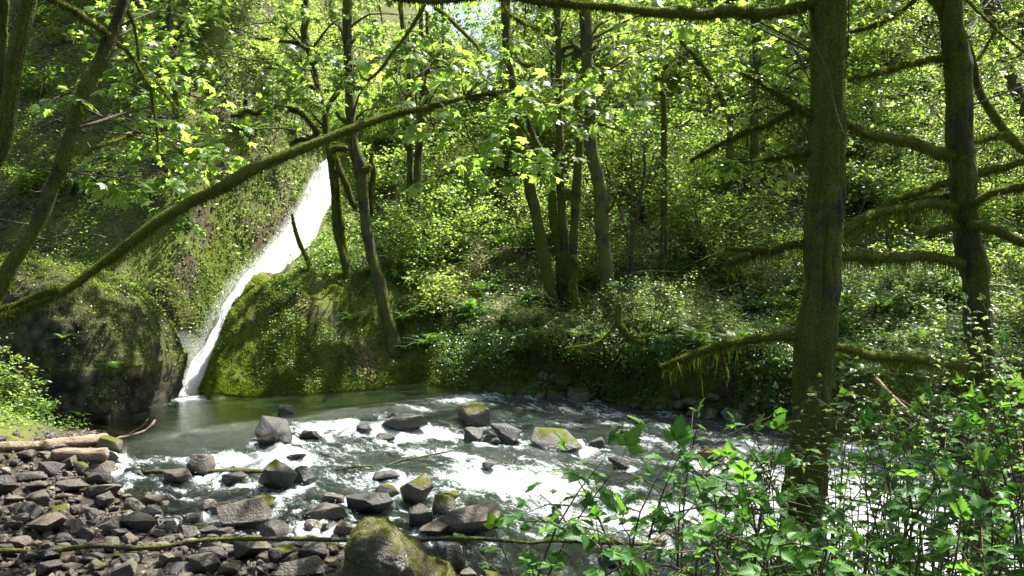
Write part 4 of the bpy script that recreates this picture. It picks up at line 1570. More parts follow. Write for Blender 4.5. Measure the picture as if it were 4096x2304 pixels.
tree('maple_tree', 'stout grey-brown leaning maple trunk on the bank just right of the falls', 'tree',
     [([(347, -8, 10), (347, 30, 10), (349, 68, 10), (350, 85, 10), (350, 99, 10), (351, 123, 11), (353, 143, 12), (357, 158, 14), (360, 169, 17), (362, 185, 14), (363, 199, 12), (365, 215, 11),
        (367, 232, 11), (370, 249, 11), (374, 265, 12), (379, 280, 13), (384, 304, 14), (389, 325, 14), (394, 344, 16)], 24.6, 25.0, 13)], bark='bark',
     fz=(2500, .03, .05, .06, .009),
     limbs=[([(373, 152, 2), (371, 160, 4), (374, 171, 5), (372, 185, 5), (370, 200, 5), (371, 214, 4)], 24.9, 25.1, .1),
            ([(354, 128, 3), (347, 123, 4), (340, 118, 3), (336, 112, 2)], 24.6, 24.4, 0),
            ([(365, 170, 7), (368, 168, 7), (370, 166, 4)], 24.6, 24.4, 0)],
     crown=[dict(c=cpx([(330, 20, 24), (350, 45, 24), (375, 25, 24), (395, 50, 25), (370, 80, 24), (400, 15, 25), (340, 80, 24), (385, 105, 25), (310, 70, 23)]), r=(1.4, 1.2, .8), n=7, nl=22, s=.24, t=STAR, sr=.9),
            dict(c=overhead(-4, 25, 6, 3, 3, 13, 16), **OV_)])
# --- group of stems in the centre
tree('maple_tree', 'clump of four slim mossy trunks growing together on the bank in the centre', 'tree',
     [([(506, -8, 10), (506, 30, 10), (508, 60, 9), (514, 88, 8), (520, 123, 9), (525, 159, 11), (530, 189, 12), (536, 215, 12), (542, 245, 13), (548, 278, 13), (553, 300, 14), (558, 320, 16)], 25, 25.4, 14),
      ([(522, 108, 6), (527, 118, 6), (534, 138, 6), (543, 155, 7), (549, 175, 8), (552, 195, 9), (553, 219, 9), (558, 248, 9), (561, 278, 10), (564, 316, 12)], 25.6, 25.6, None),
      ([(558, -8, 7), (558, 30, 7), (559, 75, 7), (559, 123, 8), (561, 149, 9), (560, 179, 9), (562, 209, 9), (565, 249, 10), (567, 278, 9), (567, 316, 11)], 25.8, 25.6, 14),
      ([(581, 120, 5), (580, 140, 7), (578, 169, 10), (576, 189, 10), (575, 209, 9), (574, 229, 9), (573, 254, 9), (573, 285, 10), (575, 316, 12)], 25.2, 25.4, None)], bark='bark_mossy',
     fz=(2200, .03, .08, .08, .009),
     limbs=[([(572, 256, 6), (575, 266, 5), (574, 276, 6), (571, 288, 5), (575, 300, 6), (572, 316, 7)], 24.8, 24.8, .12),
            ([(563, 192, 7), (567, 190, 8), (569, 196, 6), (565, 200, 4)], 25.3, 25.3, 0),
            ([(560, 50, 3), (568, 47, 3), (575, 46, 5), (580, 52, 6), (574, 56, 4)], 25.8, 25.6, .1),
            ([(518, 60, 3), (526, 66, 3), (535, 64, 2)], 25, 25, 0)],
     crown=[dict(c=cpx([(520, 20, 25.5), (545, 45, 26), (590, 30, 26), (530, 75, 25), (610, 70, 26), (500, 60, 25), (570, 10, 25), (640, 30, 26)]), r=(1.4, 1.2, .8), n=6, nl=22, s=.22, t=STAR, sr=.9),
            dict(c=overhead(1, 26, 6, 3, 3, 13, 16), **OV_)])
tree('maple_tree', 'thick dark crooked maple trunk on the far bank, right of the clump of four', 'tree',
     [([(584, -8, 16), (584, 0, 16), (586, 28, 14), (587, 56, 13), (589, 83, 13), (590, 111, 13), (591, 139, 13), (594, 160, 14), (598, 178, 15), (601, 195, 15), (601, 219, 14), (603, 239, 14),
        (606, 260, 14), (607, 278, 15), (609, 300, 16), (612, 326, 20)], 24.2, 24.4, 14)], bark='bark', fz=(3000, .03, .05, .06, .009),
     limbs=[([(588, 90, 8), (580, 96, 10), (577, 104, 8), (580, 112, 4)], 24.3, 24.2, .05),
            ([(590, 52, 4), (595, 48, 3), (598, 46, 2)], 24.2, 24, 0),
            ([(604, 214, 3), (612, 206, 2.5), (616, 195, 2)], 24.3, 24, 0)],
     crown=[dict(c=cpx([(620, 15, 24), (650, 40, 24), (600, 50, 23.5), (670, 15, 24), (690, 60, 25), (560, 30, 23.5)]), r=(1.4, 1.2, .7), n=5, nl=20, s=.22, t=STAR, sr=.9),
            dict(c=overhead(3, 24, 7, 3, 3, 12, 15), **OV_)])
# --- the big near trunk at right
HM = .07
tree('maple_tree', 'broad moss-covered trunk, thickest in view, with a long limb along the top edge', 'tree',
     [([(829, -10, 36), (829, 0, 36), (828, 60, 37), (828, 119, 36), (827, 179, 37), (824, 219, 40), (822, 260, 38), (822, 288, 37), (818, 318, 39), (814, 348, 41), (812, 387, 40), (811, 437, 42),
        (806, 477, 41), (801, 507, 42), (799, 546, 44), (798, 580, 47), (797, 615, 52)], 8.5, 8.6, 10.5)], bark='bark_mossy', fz=(26000, .018, .10, .06, .004),
     limbs=[([(822, 2, 11), (806, 6, 10), (790, 9, 9), (768, 13, 10), (755, 14, 12), (740, 12, 9), (727, 10, 10), (711, 14, 10), (697, 15, 10), (680, 12, 9), (665, 13, 8), (651, 12, 8), (631, 9, 7), (607, 7, 7),
              (580, 5, 7), (552, 3, 6), (532, 1, 6), (512, -4, 5), (490, -5, 5), (465, -2, 5), (440, 1, 5), (420, 0, 4), (400, -1, 4), (380, -6, 3)], 8.5, 8.2, .05),
            ([(816, 117, 7), (805, 111, 6), (797, 106, 5), (788, 101, 4), (778, 95, 3), (768, 88, 2.5), (755, 80, 1.5), (740, 72, 1)], 8.5, 8.8, .09),
            ([(800, 106, 4), (792, 112, 4), (780, 118, 3.4), (768, 125, 3.2), (757, 128, 3), (747, 131, 3), (737, 136, 2.6), (727, 141, 2.4), (711, 149, 2), (700, 155, 1.6), (690, 160, 1)], 8.6, 9.2, .10),
            ([(814, 240, 8), (805, 243, 6.5), (796, 245, 5.5), (786, 246, 5), (777, 250, 4.5), (768, 252, 4.5), (758, 252, 3.5), (750, 256, 3), (738, 261, 3), (725, 264, 2)], 8.5, 8.8, .13),
            ([(770, 252, 2.5), (760, 250, 1.6), (740, 250, 1.2), (725, 249, 1)], 8.6, 8.9, .04),
            ([(816, 150, 4), (805, 154, 3), (792, 156, 2.4), (780, 158, 1.6), (764, 160, 1.2)], 8.5, 8.8, .05),
            ([(808, 338, 8), (795, 337, 7), (781, 336, 7), (768, 337, 7), (754, 339, 6.5), (741, 341, 6.5), (729, 343, 6), (717, 346, 6), (707, 349, 6), (697, 353, 5.5), (687, 357, 5.5), (677, 361, 5), (662, 367, 4)], 8.5, 9.0, .10),
            ([(720, 346, 2), (722, 356, 2), (725, 368, 2), (727, 380, 1.5)], 8.8, 8.8, .03),
            ([(797, 8, 1.6), (807, 28, 1.4), (815, 45, 1.4), (823, 62, 1.6), (831, 84, 1.6), (834, 104, 1.6), (839, 122, 1.6), (845, 138, 1.6)], 8.2, 8.15, -1),
            ([(500, -4, 2), (505, 8, 2), (520, 22, 1.6), (540, 30, 1)], 8.2, 9, 0)],
     crown=[dict(c=cpx([(786, 18, 9.2), (798, 26, 9.4), (780, 38, 9.4), (790, 58, 9.4), (800, 60, 9.2), (806, 35, 9.2), (690, 14, 9), (640, 4, 9)]), r=(.2, .3, .15), n=3, nl=7, s=.15, t=MAPLE, sr=.24, lr=.012, sun=False),
            dict(c=cpx([(735, 80, 9.2), (755, 85, 9.2), (772, 90, 9.1), (750, 72, 9.3), (730, 110, 9.3), (760, 112, 9.2), (785, 95, 9), (795, 85, 9), (715, 118, 9.5), (690, 120, 9.6), (740, 97, 9.3), (800, 68, 8.9),
                        (775, 175, 9), (760, 185, 9.2), (780, 70, 9.2), (745, 175, 9.3)]), r=(.3, .3, .10), n=4, nl=14, s=.065, t=OVATE, sr=.22, lr=.008, sun=False),
            dict(c=cpx([(735, 160, 9.1), (722, 163, 9.1), (765, 150, 9.0), (800, 172, 9)]), r=(.12, .12, .05), n=2, nl=6, s=.14, t=MAPLE, sr=.2, lr=.008, sun=False),
            dict(c=overhead(3.2, 11, 12, 4, 4, 8.5, 12), **OV_), dict(c=overhead(.5, 16, 13, 4.5, 2.6, 9.5, 13), limb=False, **OV_), dict(c=overhead(5.5, 16, 8, 3, 3), **OV_)])  # middle overhead set: loose unseen leaf clusters, added to shade the near stones
tree('maple_tree', 'dark mossy trunk near the right edge with many shaggy horizontal limbs', 'tree',
     [([(950, -10, 24), (950, 0, 24), (952, 30, 24), (957, 55, 26), (958, 80, 26), (959, 110, 25), (959, 139, 25), (963, 170, 25), (964, 199, 25), (966, 229, 26), (971, 258, 28), (975, 275, 27), (976, 288, 25),
        (979, 328, 27), (983, 368, 25), (985, 407, 24), (988, 460, 26), (990, 540, 29)], 10.3, 10.4, 10.5)], bark='bark_mossy', fz=(18000, .018, .12, .08, .005),
     limbs=[([(955, 157, 11), (947, 155, 11), (940, 154, 11), (933, 151, 11), (924, 147, 10), (915, 143, 10), (906, 141, 10), (897, 140, 9), (887, 138, 9), (877, 136, 8), (867, 135, 8), (858, 130, 7), (847, 123, 6), (835, 114, 5)], 10.3, 9.3, .08),
            ([(945, 59, 5), (933, 59, 4.5), (923, 61, 4.5), (910, 64, 4.5), (897, 67, 4), (886, 70, 4), (875, 73, 3.5), (862, 76, 3.5), (848, 79, 3)], 10.3, 9.6, .05),
            ([(954, 182, 6), (941, 184, 6), (933, 187, 6), (925, 190, 5.5), (917, 192, 5.5), (907, 196, 5), (897, 199, 4.5), (889, 203, 4), (880, 208, 3)], 10.3, 9.8, .06),
            ([(958, 207, 10), (943, 205, 9), (935, 203, 9), (927, 203, 9), (917, 205, 9), (907, 207, 9), (897, 209, 9), (887, 210, 8), (877, 213, 8), (867, 216, 8), (858, 221, 8), (850, 227, 8), (842, 234, 7), (832, 240, 6)], 10.3, 9.4, .13),
            ([(952, 196, 6), (940, 197, 6), (928, 197, 5), (918, 199, 4), (905, 203, 3)], 10.5, 10.6, .06),
            ([(962, 263, 10), (950, 261, 9), (939, 258, 9), (928, 256, 9), (917, 255, 9), (906, 257, 9), (895, 257, 9), (885, 258, 9), (875, 258, 9), (866, 257, 9), (857, 256, 9), (842, 256, 8), (830, 256, 7)], 10.3, 9.4, .12),
            ([(960, 178, 7), (973, 175, 6), (983, 172, 6), (993, 169, 6), (1000, 168, 6), (1007, 167, 6), (1024, 160, 6), (1045, 154, 5)], 10.4, 10.6, .08),
            ([(966, 203, 7), (977, 201, 7), (984, 197, 7), (991, 193, 7), (999, 191, 7), (1007, 190, 7), (1024, 186, 6), (1045, 182, 5)], 10.2, 10, .10),
            ([(968, 224, 9), (980, 225, 9), (988, 227, 9), (997, 229, 9), (1004, 233, 9), (1011, 237, 9), (1024, 243, 9), (1045, 248, 8)], 10.2, 10, .08),
            ([(958, 142, 5), (969, 141, 5), (977, 140, 5), (985, 138, 4.5), (999, 136, 4), (1008, 134, 3)], 10.5, 11, .06),
            ([(958, 227, 6), (950, 227, 5.5), (941, 229, 5.5), (934, 231, 5), (929, 235, 3.5)], 10.2, 10, .08),
            ([(943, 12, 8), (937, 4, 6), (927, -4, 5)], 10.3, 10.2, .05),
            ([(978, 366, 8), (967, 366, 8), (952, 365, 8), (937, 363, 8), (922, 360, 8), (907, 358, 9), (889, 357, 9), (871, 356, 8), (853, 351, 7), (836, 346, 6), (822, 342, 5)], 10.2, 9.4, .08),
            ([(960, 30, 5), (965, 36, 5), (970, 50, 5), (973, 60, 5.5), (975, 72, 6), (977, 84, 6), (982, 97, 6.5), (989, 109, 7), (994, 116, 8), (999, 123, 8), (1007, 134, 9), (1016, 143, 9), (1026, 150, 10), (1050, 166, 10)], 10.5, 11.5, .04),
            ([(960, -6, 2.4), (967, 0, 2.4), (977, 11, 2.2), (987, 20, 2.2), (999, 32, 2.2), (1012, 42, 2), (1026, 53, 1.6)], 9.6, 9.8, 0),
            ([(977, 60, 3), (984, 50, 2.5), (992, 37, 2), (1006, 22, 2), (1024, 14, 1.6)], 10.8, 11, 0),
            ([(915, 0, 2.4), (890, 18, 2.4), (870, 27, 2), (850, 32, 1.4)], 10, 10, .03)],
     crown=[dict(c=cpx([(1000, 10, 11), (1015, 30, 11), (990, 30, 11.5), (1010, 60, 11.5), (935, 10, 11), (915, 38, 11), (925, 48, 11), (940, 40, 11), (1015, 90, 11.5), (900, 95, 12), (920, 92, 12), (940, 90, 12), (870, 8, 10),
                        (1005, 110, 12), (1020, 125, 12), (912, 100, 12)]), r=(.4, .5, .2), n=5, nl=14, s=.075, t=OVATE, sr=.3, lr=.008, sun=False),
            dict(c=cpx([(1010, 20, 14), (1010, 55, 14), (985, 12, 14), (1015, 100, 14), (925, 15, 15)]), r=(1, 1, .5), n=5, nl=24, s=.14, t=OVATE, sr=.6, lr=.02, sun=False),
            dict(c=overhead(7, 13, 10, 3.5, 3.5, 9, 13), **OV_), dict(c=overhead(13, 22, 9, 4, 4, 12, 16), **OV_), dict(c=overhead(5.2, 8.2, 12, 3.6, 2.4, 7.2, 9.5), limb=False, **OV_)])  # last set: loose leaf clusters out of view, added to shade the foreground
tree('maple_tree', 'slanting bare trunk at the upper right corner, behind the shaggy-limbed trunk', 'tree',
     [([(982, -10, 11), (985, 0, 12), (990, 10, 12), (995, 20, 12), (1003, 50, 12), (1011, 76, 12), (1018, 95, 12), (1026, 113, 12), (1040, 150, 13), (1060, 220, 15), (1075, 320, 17)], 15, 15.5, 12)], bark='bark',
     crown=[dict(c=overhead(10, 17, 7, 3, 3), **OV_)])
tree('maple_tree', 'straight mossy trunk up on the slope, just left of the broad trunk', 'tree',
     [([(752, -10, 8), (753, 0, 8), (756, 30, 9), (757, 60, 9), (755, 90, 8), (754, 119, 9), (755, 149, 10), (756, 179, 11), (758, 219, 12), (760, 256, 14)], 31, 31, 17)], bark='bark_mossy',
     fz=(1500, .05, .05, .1, .012),
     crown=[dict(c=cpx([(720, 30, 31), (760, 20, 30.5), (700, 50, 31), (780, 50, 31), (740, 60, 32)]), r=(1.8, 1.6, .9), n=8, nl=24, s=.24, t=STAR, sr=1.), dict(c=overhead(9, 31, 5, 3, 3, 15, 18), **OV_),
            dict(c=[(cx_ + rng.normal(0, 2.0), cy_ + rng.normal(0, 2.0), max(3.6 + .37 * cy_ + 2.5, cz_) + rng.uniform(0, 2)) for cx_, cy_, cz_ in ((14, 28, 16), (17, 33, 18), (20, 37, 20), (11, 34, 18), (23, 31, 18), (6, 36, 19), (1, 37, 19), (18, 24, 14), (9, 41, 22), (15, 43, 22)) for _k in range(10)],
                 r=(1.5, 1.5, .6), n=9, nl=26, s=.3, t=STAR, sr=1.2, limb=False)])  # loose clusters above the view, added only to shade the slope
tree('vine_maple', 'thin arching tree with a hooked stem bowing to the right on the upper slope', 'tree',
     [([(655, 24, 2.5), (666, 28, 3), (677, 37, 3.5), (684, 44, 4), (691, 52, 4.5), (697, 59, 5), (703, 68, 5), (711, 80, 6), (719, 92, 6), (726, 110, 7), (730, 130, 7)], 29, 30, None)], bark='bark_mossy',
     limbs=[([(701, 66, 3), (695, 63, 3), (684, 63, 3), (671, 65, 3), (660, 72, 2.5), (650, 80, 2)], 29.5, 29, 0)],
     crown=[dict(c=cpx([(650, 25, 29), (665, 50, 29), (650, 80, 29)]), r=(1.2, 1.2, .5), n=5, nl=20, s=.2, t=STAR, sr=.8)])
tree('vine_maple', 'pair of thin mossy stems in front of the upper slope, left of the arching tree', 'tree',
     [([(645, 20, 3), (647, 30, 4), (651, 45, 4), (653, 56, 5), (656, 70, 5), (657, 80, 5), (662, 94, 5), (664, 115, 6)], 27, 27.5, None),
      ([(662, 60, 3), (658, 72, 3), (660, 90, 4), (664, 112, 5)], 27, 27.5, None)], bark='bark_mossy',
     crown=[dict(c=cpx([(640, 25, 27), (660, 55, 27), (630, 50, 27)]), r=(1, 1, .5), n=5, nl=20, s=.2, t=STAR, sr=.8)])
tree('sapling', 'slim upright sapling forking among the bright shrubs right of the thick crooked trunk', 'tree',
     [([(646, 140, 2.4), (644, 155, 3), (645, 169, 3), (642, 190, 3.2), (639, 209, 3.4), (633, 235, 3.6), (631, 262, 4)], 26, 27, None),
      ([(631, 149, 1.6), (632, 180, 1.8), (631, 229, 2.4)], 26, 26.8, None), ([(605, 160, 1.4), (610, 180, 1.6), (617, 199, 1.8), (622, 218, 2), (627, 238, 2.4)], 26, 26.8, None)], bark='twig',
     crown=[dict(c=cpx([(640, 130, 26), (655, 150, 26), (625, 140, 26), (650, 175, 26), (620, 185, 26)]), r=(.6, .6, .3), n=5, nl=18, s=.10, t=OVATE, sr=.5, lr=.012)])
tree('maple_tree', 'three thin mossy stems standing together behind the bright maple leaves, upper centre', 'tree',
     [([(401, 0, 5), (403, 30, 5), (408, 55, 5), (409, 80, 5), (409, 99, 6), (408, 129, 6), (410, 165, 7)], 29, 29.6, 15), ([(421, -5, 5), (421, 40, 5), (422, 75, 5), (422, 105, 6), (420, 140, 8), (418, 170, 9)], 29, 29.5, 15),
      ([(427, 10, 4), (427, 50, 4), (424, 85, 4), (420, 112, 5), (418, 130, 5)], 29, 29.4, None)], bark='bark_mossy',
     limbs=[([(435, 8, 4), (442, 12, 4), (449, 18, 4), (456, 25, 4), (463, 32, 3.5), (475, 44, 3), (482, 54, 2)], 28, 27, 0),
            ([(459, 64, 3.5), (447, 65, 4), (435, 68, 4), (427, 71, 4), (419, 77, 4), (412, 84, 3.5), (407, 90, 3)], 27, 29, .12),
            ([(420, 80, 3), (428, 92, 3), (425, 104, 2)], 28, 28, .08)],
     crown=[dict(c=cpx([(420, 25, 28), (445, 45, 28), (400, 45, 28), (430, 100, 27), (400, 90, 28), (455, 90, 27), (390, 70, 28)]), r=(1.5, 1.2, .8), n=6, nl=22, s=.22, t=STAR, sr=.9)])
tree('maple_tree', 'dim mossy trunk half hidden by hanging maple leaves, in the shade left of the falls', 'tree',
     [([(168, -8, 5), (168, 10, 6), (171, 40, 6), (174, 80, 6), (177, 123, 7), (182, 145, 8), (183, 170, 8), (186, 195, 9)], 25, float(hit(186, 205)[1]) - .3, 13)], bark='bark_mossy',
     crown=[dict(c=cpx([(150, 15, 25), (185, 30, 25), (200, 10, 25), (130, 35, 25), (160, 60, 25)]), r=(1.5, 1.3, .8), n=7, nl=22, s=.22, t=STAR, sr=.9),
            dict(c=[(-18 + (11 * i_) % 15 + rng.normal(0, .6), 26 + i_ * .3, 16.5 + i_ * .2 + rng.uniform(0, 2)) for i_ in range(42)], r=(1.6, 1.6, .7), n=6, nl=26, s=.3, t=STAR, sr=1.2, limb=False)])  # unseen loose leaf clusters, added to cast shade on the left cliff
tree('mossy_bough', 'bright mossy drooping stub hanging over the dark undercut bank', 'branch',
     [([(619, 304, 6), (618, 318, 6), (620, 325, 7), (625, 332, 6), (629, 337, 5), (633, 340, 5), (640, 342, 3.5), (645, 341, 2)], 21.6, 21.4, None, False)], bark='moss_limb', fz=(2600, .035, .25, .12, .009),
     limbs=[([(619, 318, 2), (608, 334, 1.5), (595, 343, 1.4), (580, 346, 1.2), (566, 348, 1)], 21.6, 21.4, 0)])

# extra leafy trees covering the slope behind
SPOTS = []
for i in range(400):
    if len(SPOTS) >= 20:
        break
    y = rng.uniform(35, 56)
    x = rng.uniform(-.72, .72) * y
    u, v, _ = proj(np.array([x, y, ground(x, y) + 3]))
    if 165 < u < 352 and y < 36 or abs(u - 482) < 7 or (440 < u < 520 and y < 30):
        continue
    if (x < -10 and y < 31) or (u < 125) or (u > 850 and rng.random() < .6):
        continue
    if any((x - a) ** 2 + (y - b) ** 2 < 9 for a, b in SPOTS):
        continue
    SPOTS.append((x, y))
for i, (x, y) in enumerate(SPOTS):
    gz_ = ground(x, y)
    h = rng.uniform(7, 12)
    base = np.array([x, y, gz_ - .2])
    t = thing('maple_tree', 'leafy young maple among the trees covering the slope behind the stream', 'tree', base, 'leafy trees on the slope behind')
    lean = rng.normal(0, .09, 2) * h
    pts = [base + np.array([lean[0] * k ** 1.5 + rng.normal(0, .15), lean[1] * k ** 1.5 - .3 * k, h * k]) for k in (0, .2, .4, .6, .8, 1)]
    r0 = rng.uniform(.06, .10)
    a1, al, at, ab = Acc(), Acc(), Acc(), Acc()
    tube(a1, pts, np.linspace(r0, r0 * .25, 6), 8, .4, .15, 2.5, i)
    a1.make('trunk', M['bark_mossy'], t)
    tp, _ = smooth_path(pts, np.ones(6), .5)
    cen = []
    for _ in range(int(rng.integers(12, 17))):
        k = rng.uniform(.02, 1.0)
        b = np.array(pts[0]) * (1 - k) + np.array(pts[-1]) * k
        a_ = rng.uniform(0, 2 * PI)
        q = rng.uniform(.8, 2.8) * (1.1 - .5 * k)
        cen.append(b + np.array([math.cos(a_) * q, math.sin(a_) * q, rng.uniform(-.3, .5)]))
    crown_into(al, at, ab, tp, cen, (1.3, 1.3, .45), 5, 24, .20 + .003 * (y - 27), STAR if i % 3 else DIAM, 1.0, True, .035)
    make_crown('crown', al, [at, ab], [M[['maple', 'leaf_bright', 'maple'][i % 3]], M['twig']], t)

# ------------------------------------------------------------------ shrubs (prototypes, then copies)


def shrub_proto(k, h, nst, nl, size, tmpl, mat, stemr=.012, nb=5):
    t = thing('shrub', 'leafy shrub', 'shrub', (0, 0, -60 - k * 5))
    o = np.array(t.location)
    al, at = Acc(), Acc()
    for i in range(nst):
        a = rng.uniform(0, 2 * PI)
        sp_ = rng.uniform(.25, .9) * h * .6
        hh = h * rng.uniform(.55, 1.05)
        pts = [o + np.array([math.cos(a) * sp_ * q ** 1.4, math.sin(a) * sp_ * q ** 1.4, hh * (q - .28 * q ** 3)]) + rng.normal(0, .03, 3) for q in (0, .25, .5, .75, 1)]
        tube(at, pts, np.linspace(stemr, stemr * .3, 5), 4, .3, 0)
        p_, _ = smooth_path(pts, np.ones(5), .05)
        m = nl // nst
        ks = rng.integers(int(len(p_) * .22), len(p_), nb)
        for kk in ks:
            head = np.array([math.cos(a), math.sin(a), 0]) + rng.normal(0, .8, 3)
            d = nrm(head * np.array([1, 1, .2]))
            L = h * rng.uniform(.12, .32)
            e = p_[kk] + d * L
            sticks(at, p_[kk][None], e[None], stemr * .35, .002)
            mm = m // nb
            f = rng.uniform(.1, 1.05, mm)
            sd = np.cross(d, [0, 0, 1.])
            s_ = rng.choice([-1, 1], mm)
            pos = p_[kk] + d * (L * f)[:, None] + rng.normal(0, L * .16, (mm, 3))
            out = nrm(d * .5 + sd * s_[:, None] * .8 + rng.normal(0, .35, (mm, 3)))
            leaves(al, tmpl, pos, size * rng.uniform(.6, 1.2, mm), out, np.array([0, 0, 1.]) + rng.normal(0, .38, (mm, 3)))
    make_crown('foliage', al, [at], [M[mat], M['twig']], t)
    return t


SP = [shrub_proto(0, 1.7, 9, 900, .095, OVATE, 'leaf_bright'), shrub_proto(1, 1.3, 9, 800, .085, OVATE, 'leaf_dark'), shrub_proto(2, 2.4, 9, 1100, .11, OVATE, 'leaf_bright'),
      shrub_proto(3, 1.1, 8, 700, .075, DIAM, 'herb'), shrub_proto(4, 2.0, 10, 1200, .10, STAR, 'maple'), shrub_proto(5, 1.4, 8, 900, .06, DIAM, 'leaf_blue'),
      shrub_proto(6, 2.8, 8, 1200, .13, STAR, 'leaf_blue'),
      shrub_proto(7, 4.4, 13, 4200, .105, OVATE, 'leaf_bright', .028, 13), shrub_proto(8, 5.0, 13, 3900, .125, STAR, 'maple', .03, 13), shrub_proto(9, 3.8, 13, 4200, .085, DIAM, 'leaf_blue', .025, 14)]
used = set()
GS = 'shrubs on the wooded slope'
LS = 'leafy green shrub among the undergrowth of the wooded slope beyond the stream'


def put_shrub(k, x, y, sc, label=LS, group=GS, dz=0.):
    gz0 = ground(x, y)
    loc = (x, float(warp(np.array([x]), np.array([y]), np.array([gz0]))[0]), gz0 - .05 + dz)
    if k not in used:
        used.add(k)
        r = SP[k]
        r.location = loc
        r.rotation_euler = (0, 0, rng.uniform(0, 6.28))
        r.scale = (sc,) * 3
        r['label'] = label
        r['group'] = group
        return r
    return copy_tree(SP[k], loc, rng.uniform(0, 6.28), sc, label, group)


cnt = 0
sp_ = []
for i in range(6000):
    if cnt >= 145:
        break
    y = 17 + 36 * rng.random() ** 1.25
    x = rng.uniform(-.7, .7) * y
    yb = float(np.interp(x, YBX, YBY))
    s = y - yb
    if s < .7 or (x < -7 and y < 26):
        continue
    if -10.5 < x < -3.2 and s < 3.4:
        continue
    gz_ = ground(x, y)
    u, v, _ = proj(np.array([x, y, gz_ + .9]))
    if inpoly(np.array([u]), np.array([v]), (FALLPOLY - FALLPOLY.mean(0)) * 1.25 + FALLPOLY.mean(0))[0] or (168 < u < 250 and v > 280):
        continue
    if u < 110 and v > 90 and rng.random() < .5:
        continue
    if 470 < u < 540 and 235 < v < 300 and rng.random() < .75:
        continue
    if any((x - a) ** 2 + (y - b) ** 2 < .8 for a, b in sp_):
        continue
    sp_.append((x, y))
    dark = u > 830 or u < 200  # darker-leaved kinds picked at both sides to imitate shade
    k = int(rng.choice(7, p=[.1, .25, .05, .15, .05, .25, .15] if dark else [.22, .1, .16, .12, .16, .12, .12]))
    if s < 3 and k in (2, 4, 6):
        k = 3
    put_shrub(k, x, y, rng.uniform(.75, 1.25) * (1 + .012 * (y - 20)))
    cnt += 1
tall = []
for i in range(3000):
    if len(tall) >= 100:
        break
    y = rng.uniform(25, 54)
    x = rng.uniform(-.7, .7) * y
    s = y - float(np.interp(x, YBX, YBY))
    u, v, _ = proj(np.array([x, y, ground(x, y) + 2]))
    if s < 4 or (160 < u < 360 and y < 37) or (x < -9 and y < 33) or (u < 130 and v > 60 and rng.random() < .75) or (abs(u - 482) < 9 and y > 44) or (465 < u < 545 and y < 33):
        continue
    if any((x - a) ** 2 + (y - b) ** 2 < 3.2 for a, b in tall):
        continue
    tall.append((x, y))
    put_shrub(int(rng.choice([7, 8, 9], p=[.4, .3, .3] if u < 840 else [.2, .25, .55])), x, y, rng.uniform(.7, 1.2), 'tall leafy vine maple thicket standing on the steep slope behind the stream', 'tall thickets on the steep slope')
for i in range(36):
    x = rng.uniform(-3.5, 12)
    y = float(np.interp(x, YBX, YBY)) + rng.uniform(.9, 2.0)
    put_shrub([3, 5, 1][i % 3], x, y, rng.uniform(.45, .8), 'low dark shrub leaning over the edge of the far bank', 'low shrubs along the edge of the far bank')
# placed shrubs
for (u, d, k, sc, lb) in [(430, 26.0, 0, 1.25, 'airy pale-green bush with thin mossy stems, right of the stout leaning trunk'),
                          (440, 26.6, 2, .95, 'tall bright leafy bush behind the airy pale-green bush'),
                          (650, 24.0, 5, 1.5, 'fine-leaved dense bush at the foot of the thick crooked trunk'),
                          (660, 23.4, 5, 1.25, 'low fine-leaved bush spilling over the top of the undercut bank'),
                          (625, 24.6, 5, 1.3, 'fine-leaved bush just behind the thick crooked trunk')]:
    x = (u - 512) / F * d
    put_shrub(k, x, d, sc, lb, None)
for i in range(7):
    x, y = -10.1 - rng.uniform(0, 1.6), rng.uniform(16.4, 17.6)
    put_shrub([0, 3, 2, 0, 1][i % 5], x, y, rng.uniform(.6, .95), 'sunlit yellow-green shrub on the near shore at the left edge', 'sunlit shrubs at the left edge')

# ------------------------------------------------------------------ ferns


def fern_proto(k, nf, L, mat):
    t = thing('sword_fern', 'fern', 'fern', (0, 0, -120 - k * 5))
    o = np.array(t.location)
    al = Acc()
    for i in range(nf):
        a = i / nf * 2 * PI + rng.normal(0, .15)
        el = rng.uniform(.5, 1.25)
        q = np.linspace(0, 1, 22)[:, None]
        l = L * rng.uniform(.75, 1.1)
        h = np.array([math.cos(a), math.sin(a), 0])
        p = o + h * (q * math.cos(el) + q ** 2.2 * .35) * l + np.array([0, 0, 1.]) * (q * math.sin(el) - q ** 2.4 * .55) * l
        sticks(al, p[:-1], p[1:], .004, .003)
        al.a.setdefault('rnd', []).append(np.full(21 * 6, .2, np.float32))
        t_ = nrm(np.gradient(p, axis=0))
        sd = nrm(np.cross(t_, [0, 0, 1.]))
        up = np.cross(sd, t_)
        w = l * .13 * np.sin(np.clip(q[:, 0] * 1.0 + .1, 0, 1) * PI) ** .7 + .008
        for s_ in (-1, 1):
            leaves(al, (DIAM[0] * np.array([.55, 1, .5]), DIAM[1]), p[2:], w[2:], sd[2:] * s_ + t_[2:] * .35 + np.array([0, 0, -.12]), up[2:], rnd=np.full(20, rng.random()))
    al.make('fronds', M[mat], t)
    return t


FE = [fern_proto(0, 17, .85, 'fern'), fern_proto(1, 13, .7, 'fern'), fern_proto(2, 20, 1.0, 'fern')]
fused = set()


def put_fern(k, loc, sc, label, group=None):
    if k not in fused:
        fused.add(k)
        r = FE[k]
        r.location = [float(q) for q in loc]
        r.scale = (sc,) * 3
        r['label'] = label
        if group:
            r['group'] = group
        return r
    return copy_tree(FE[k], loc, rng.uniform(0, 6.28), sc, label, group)


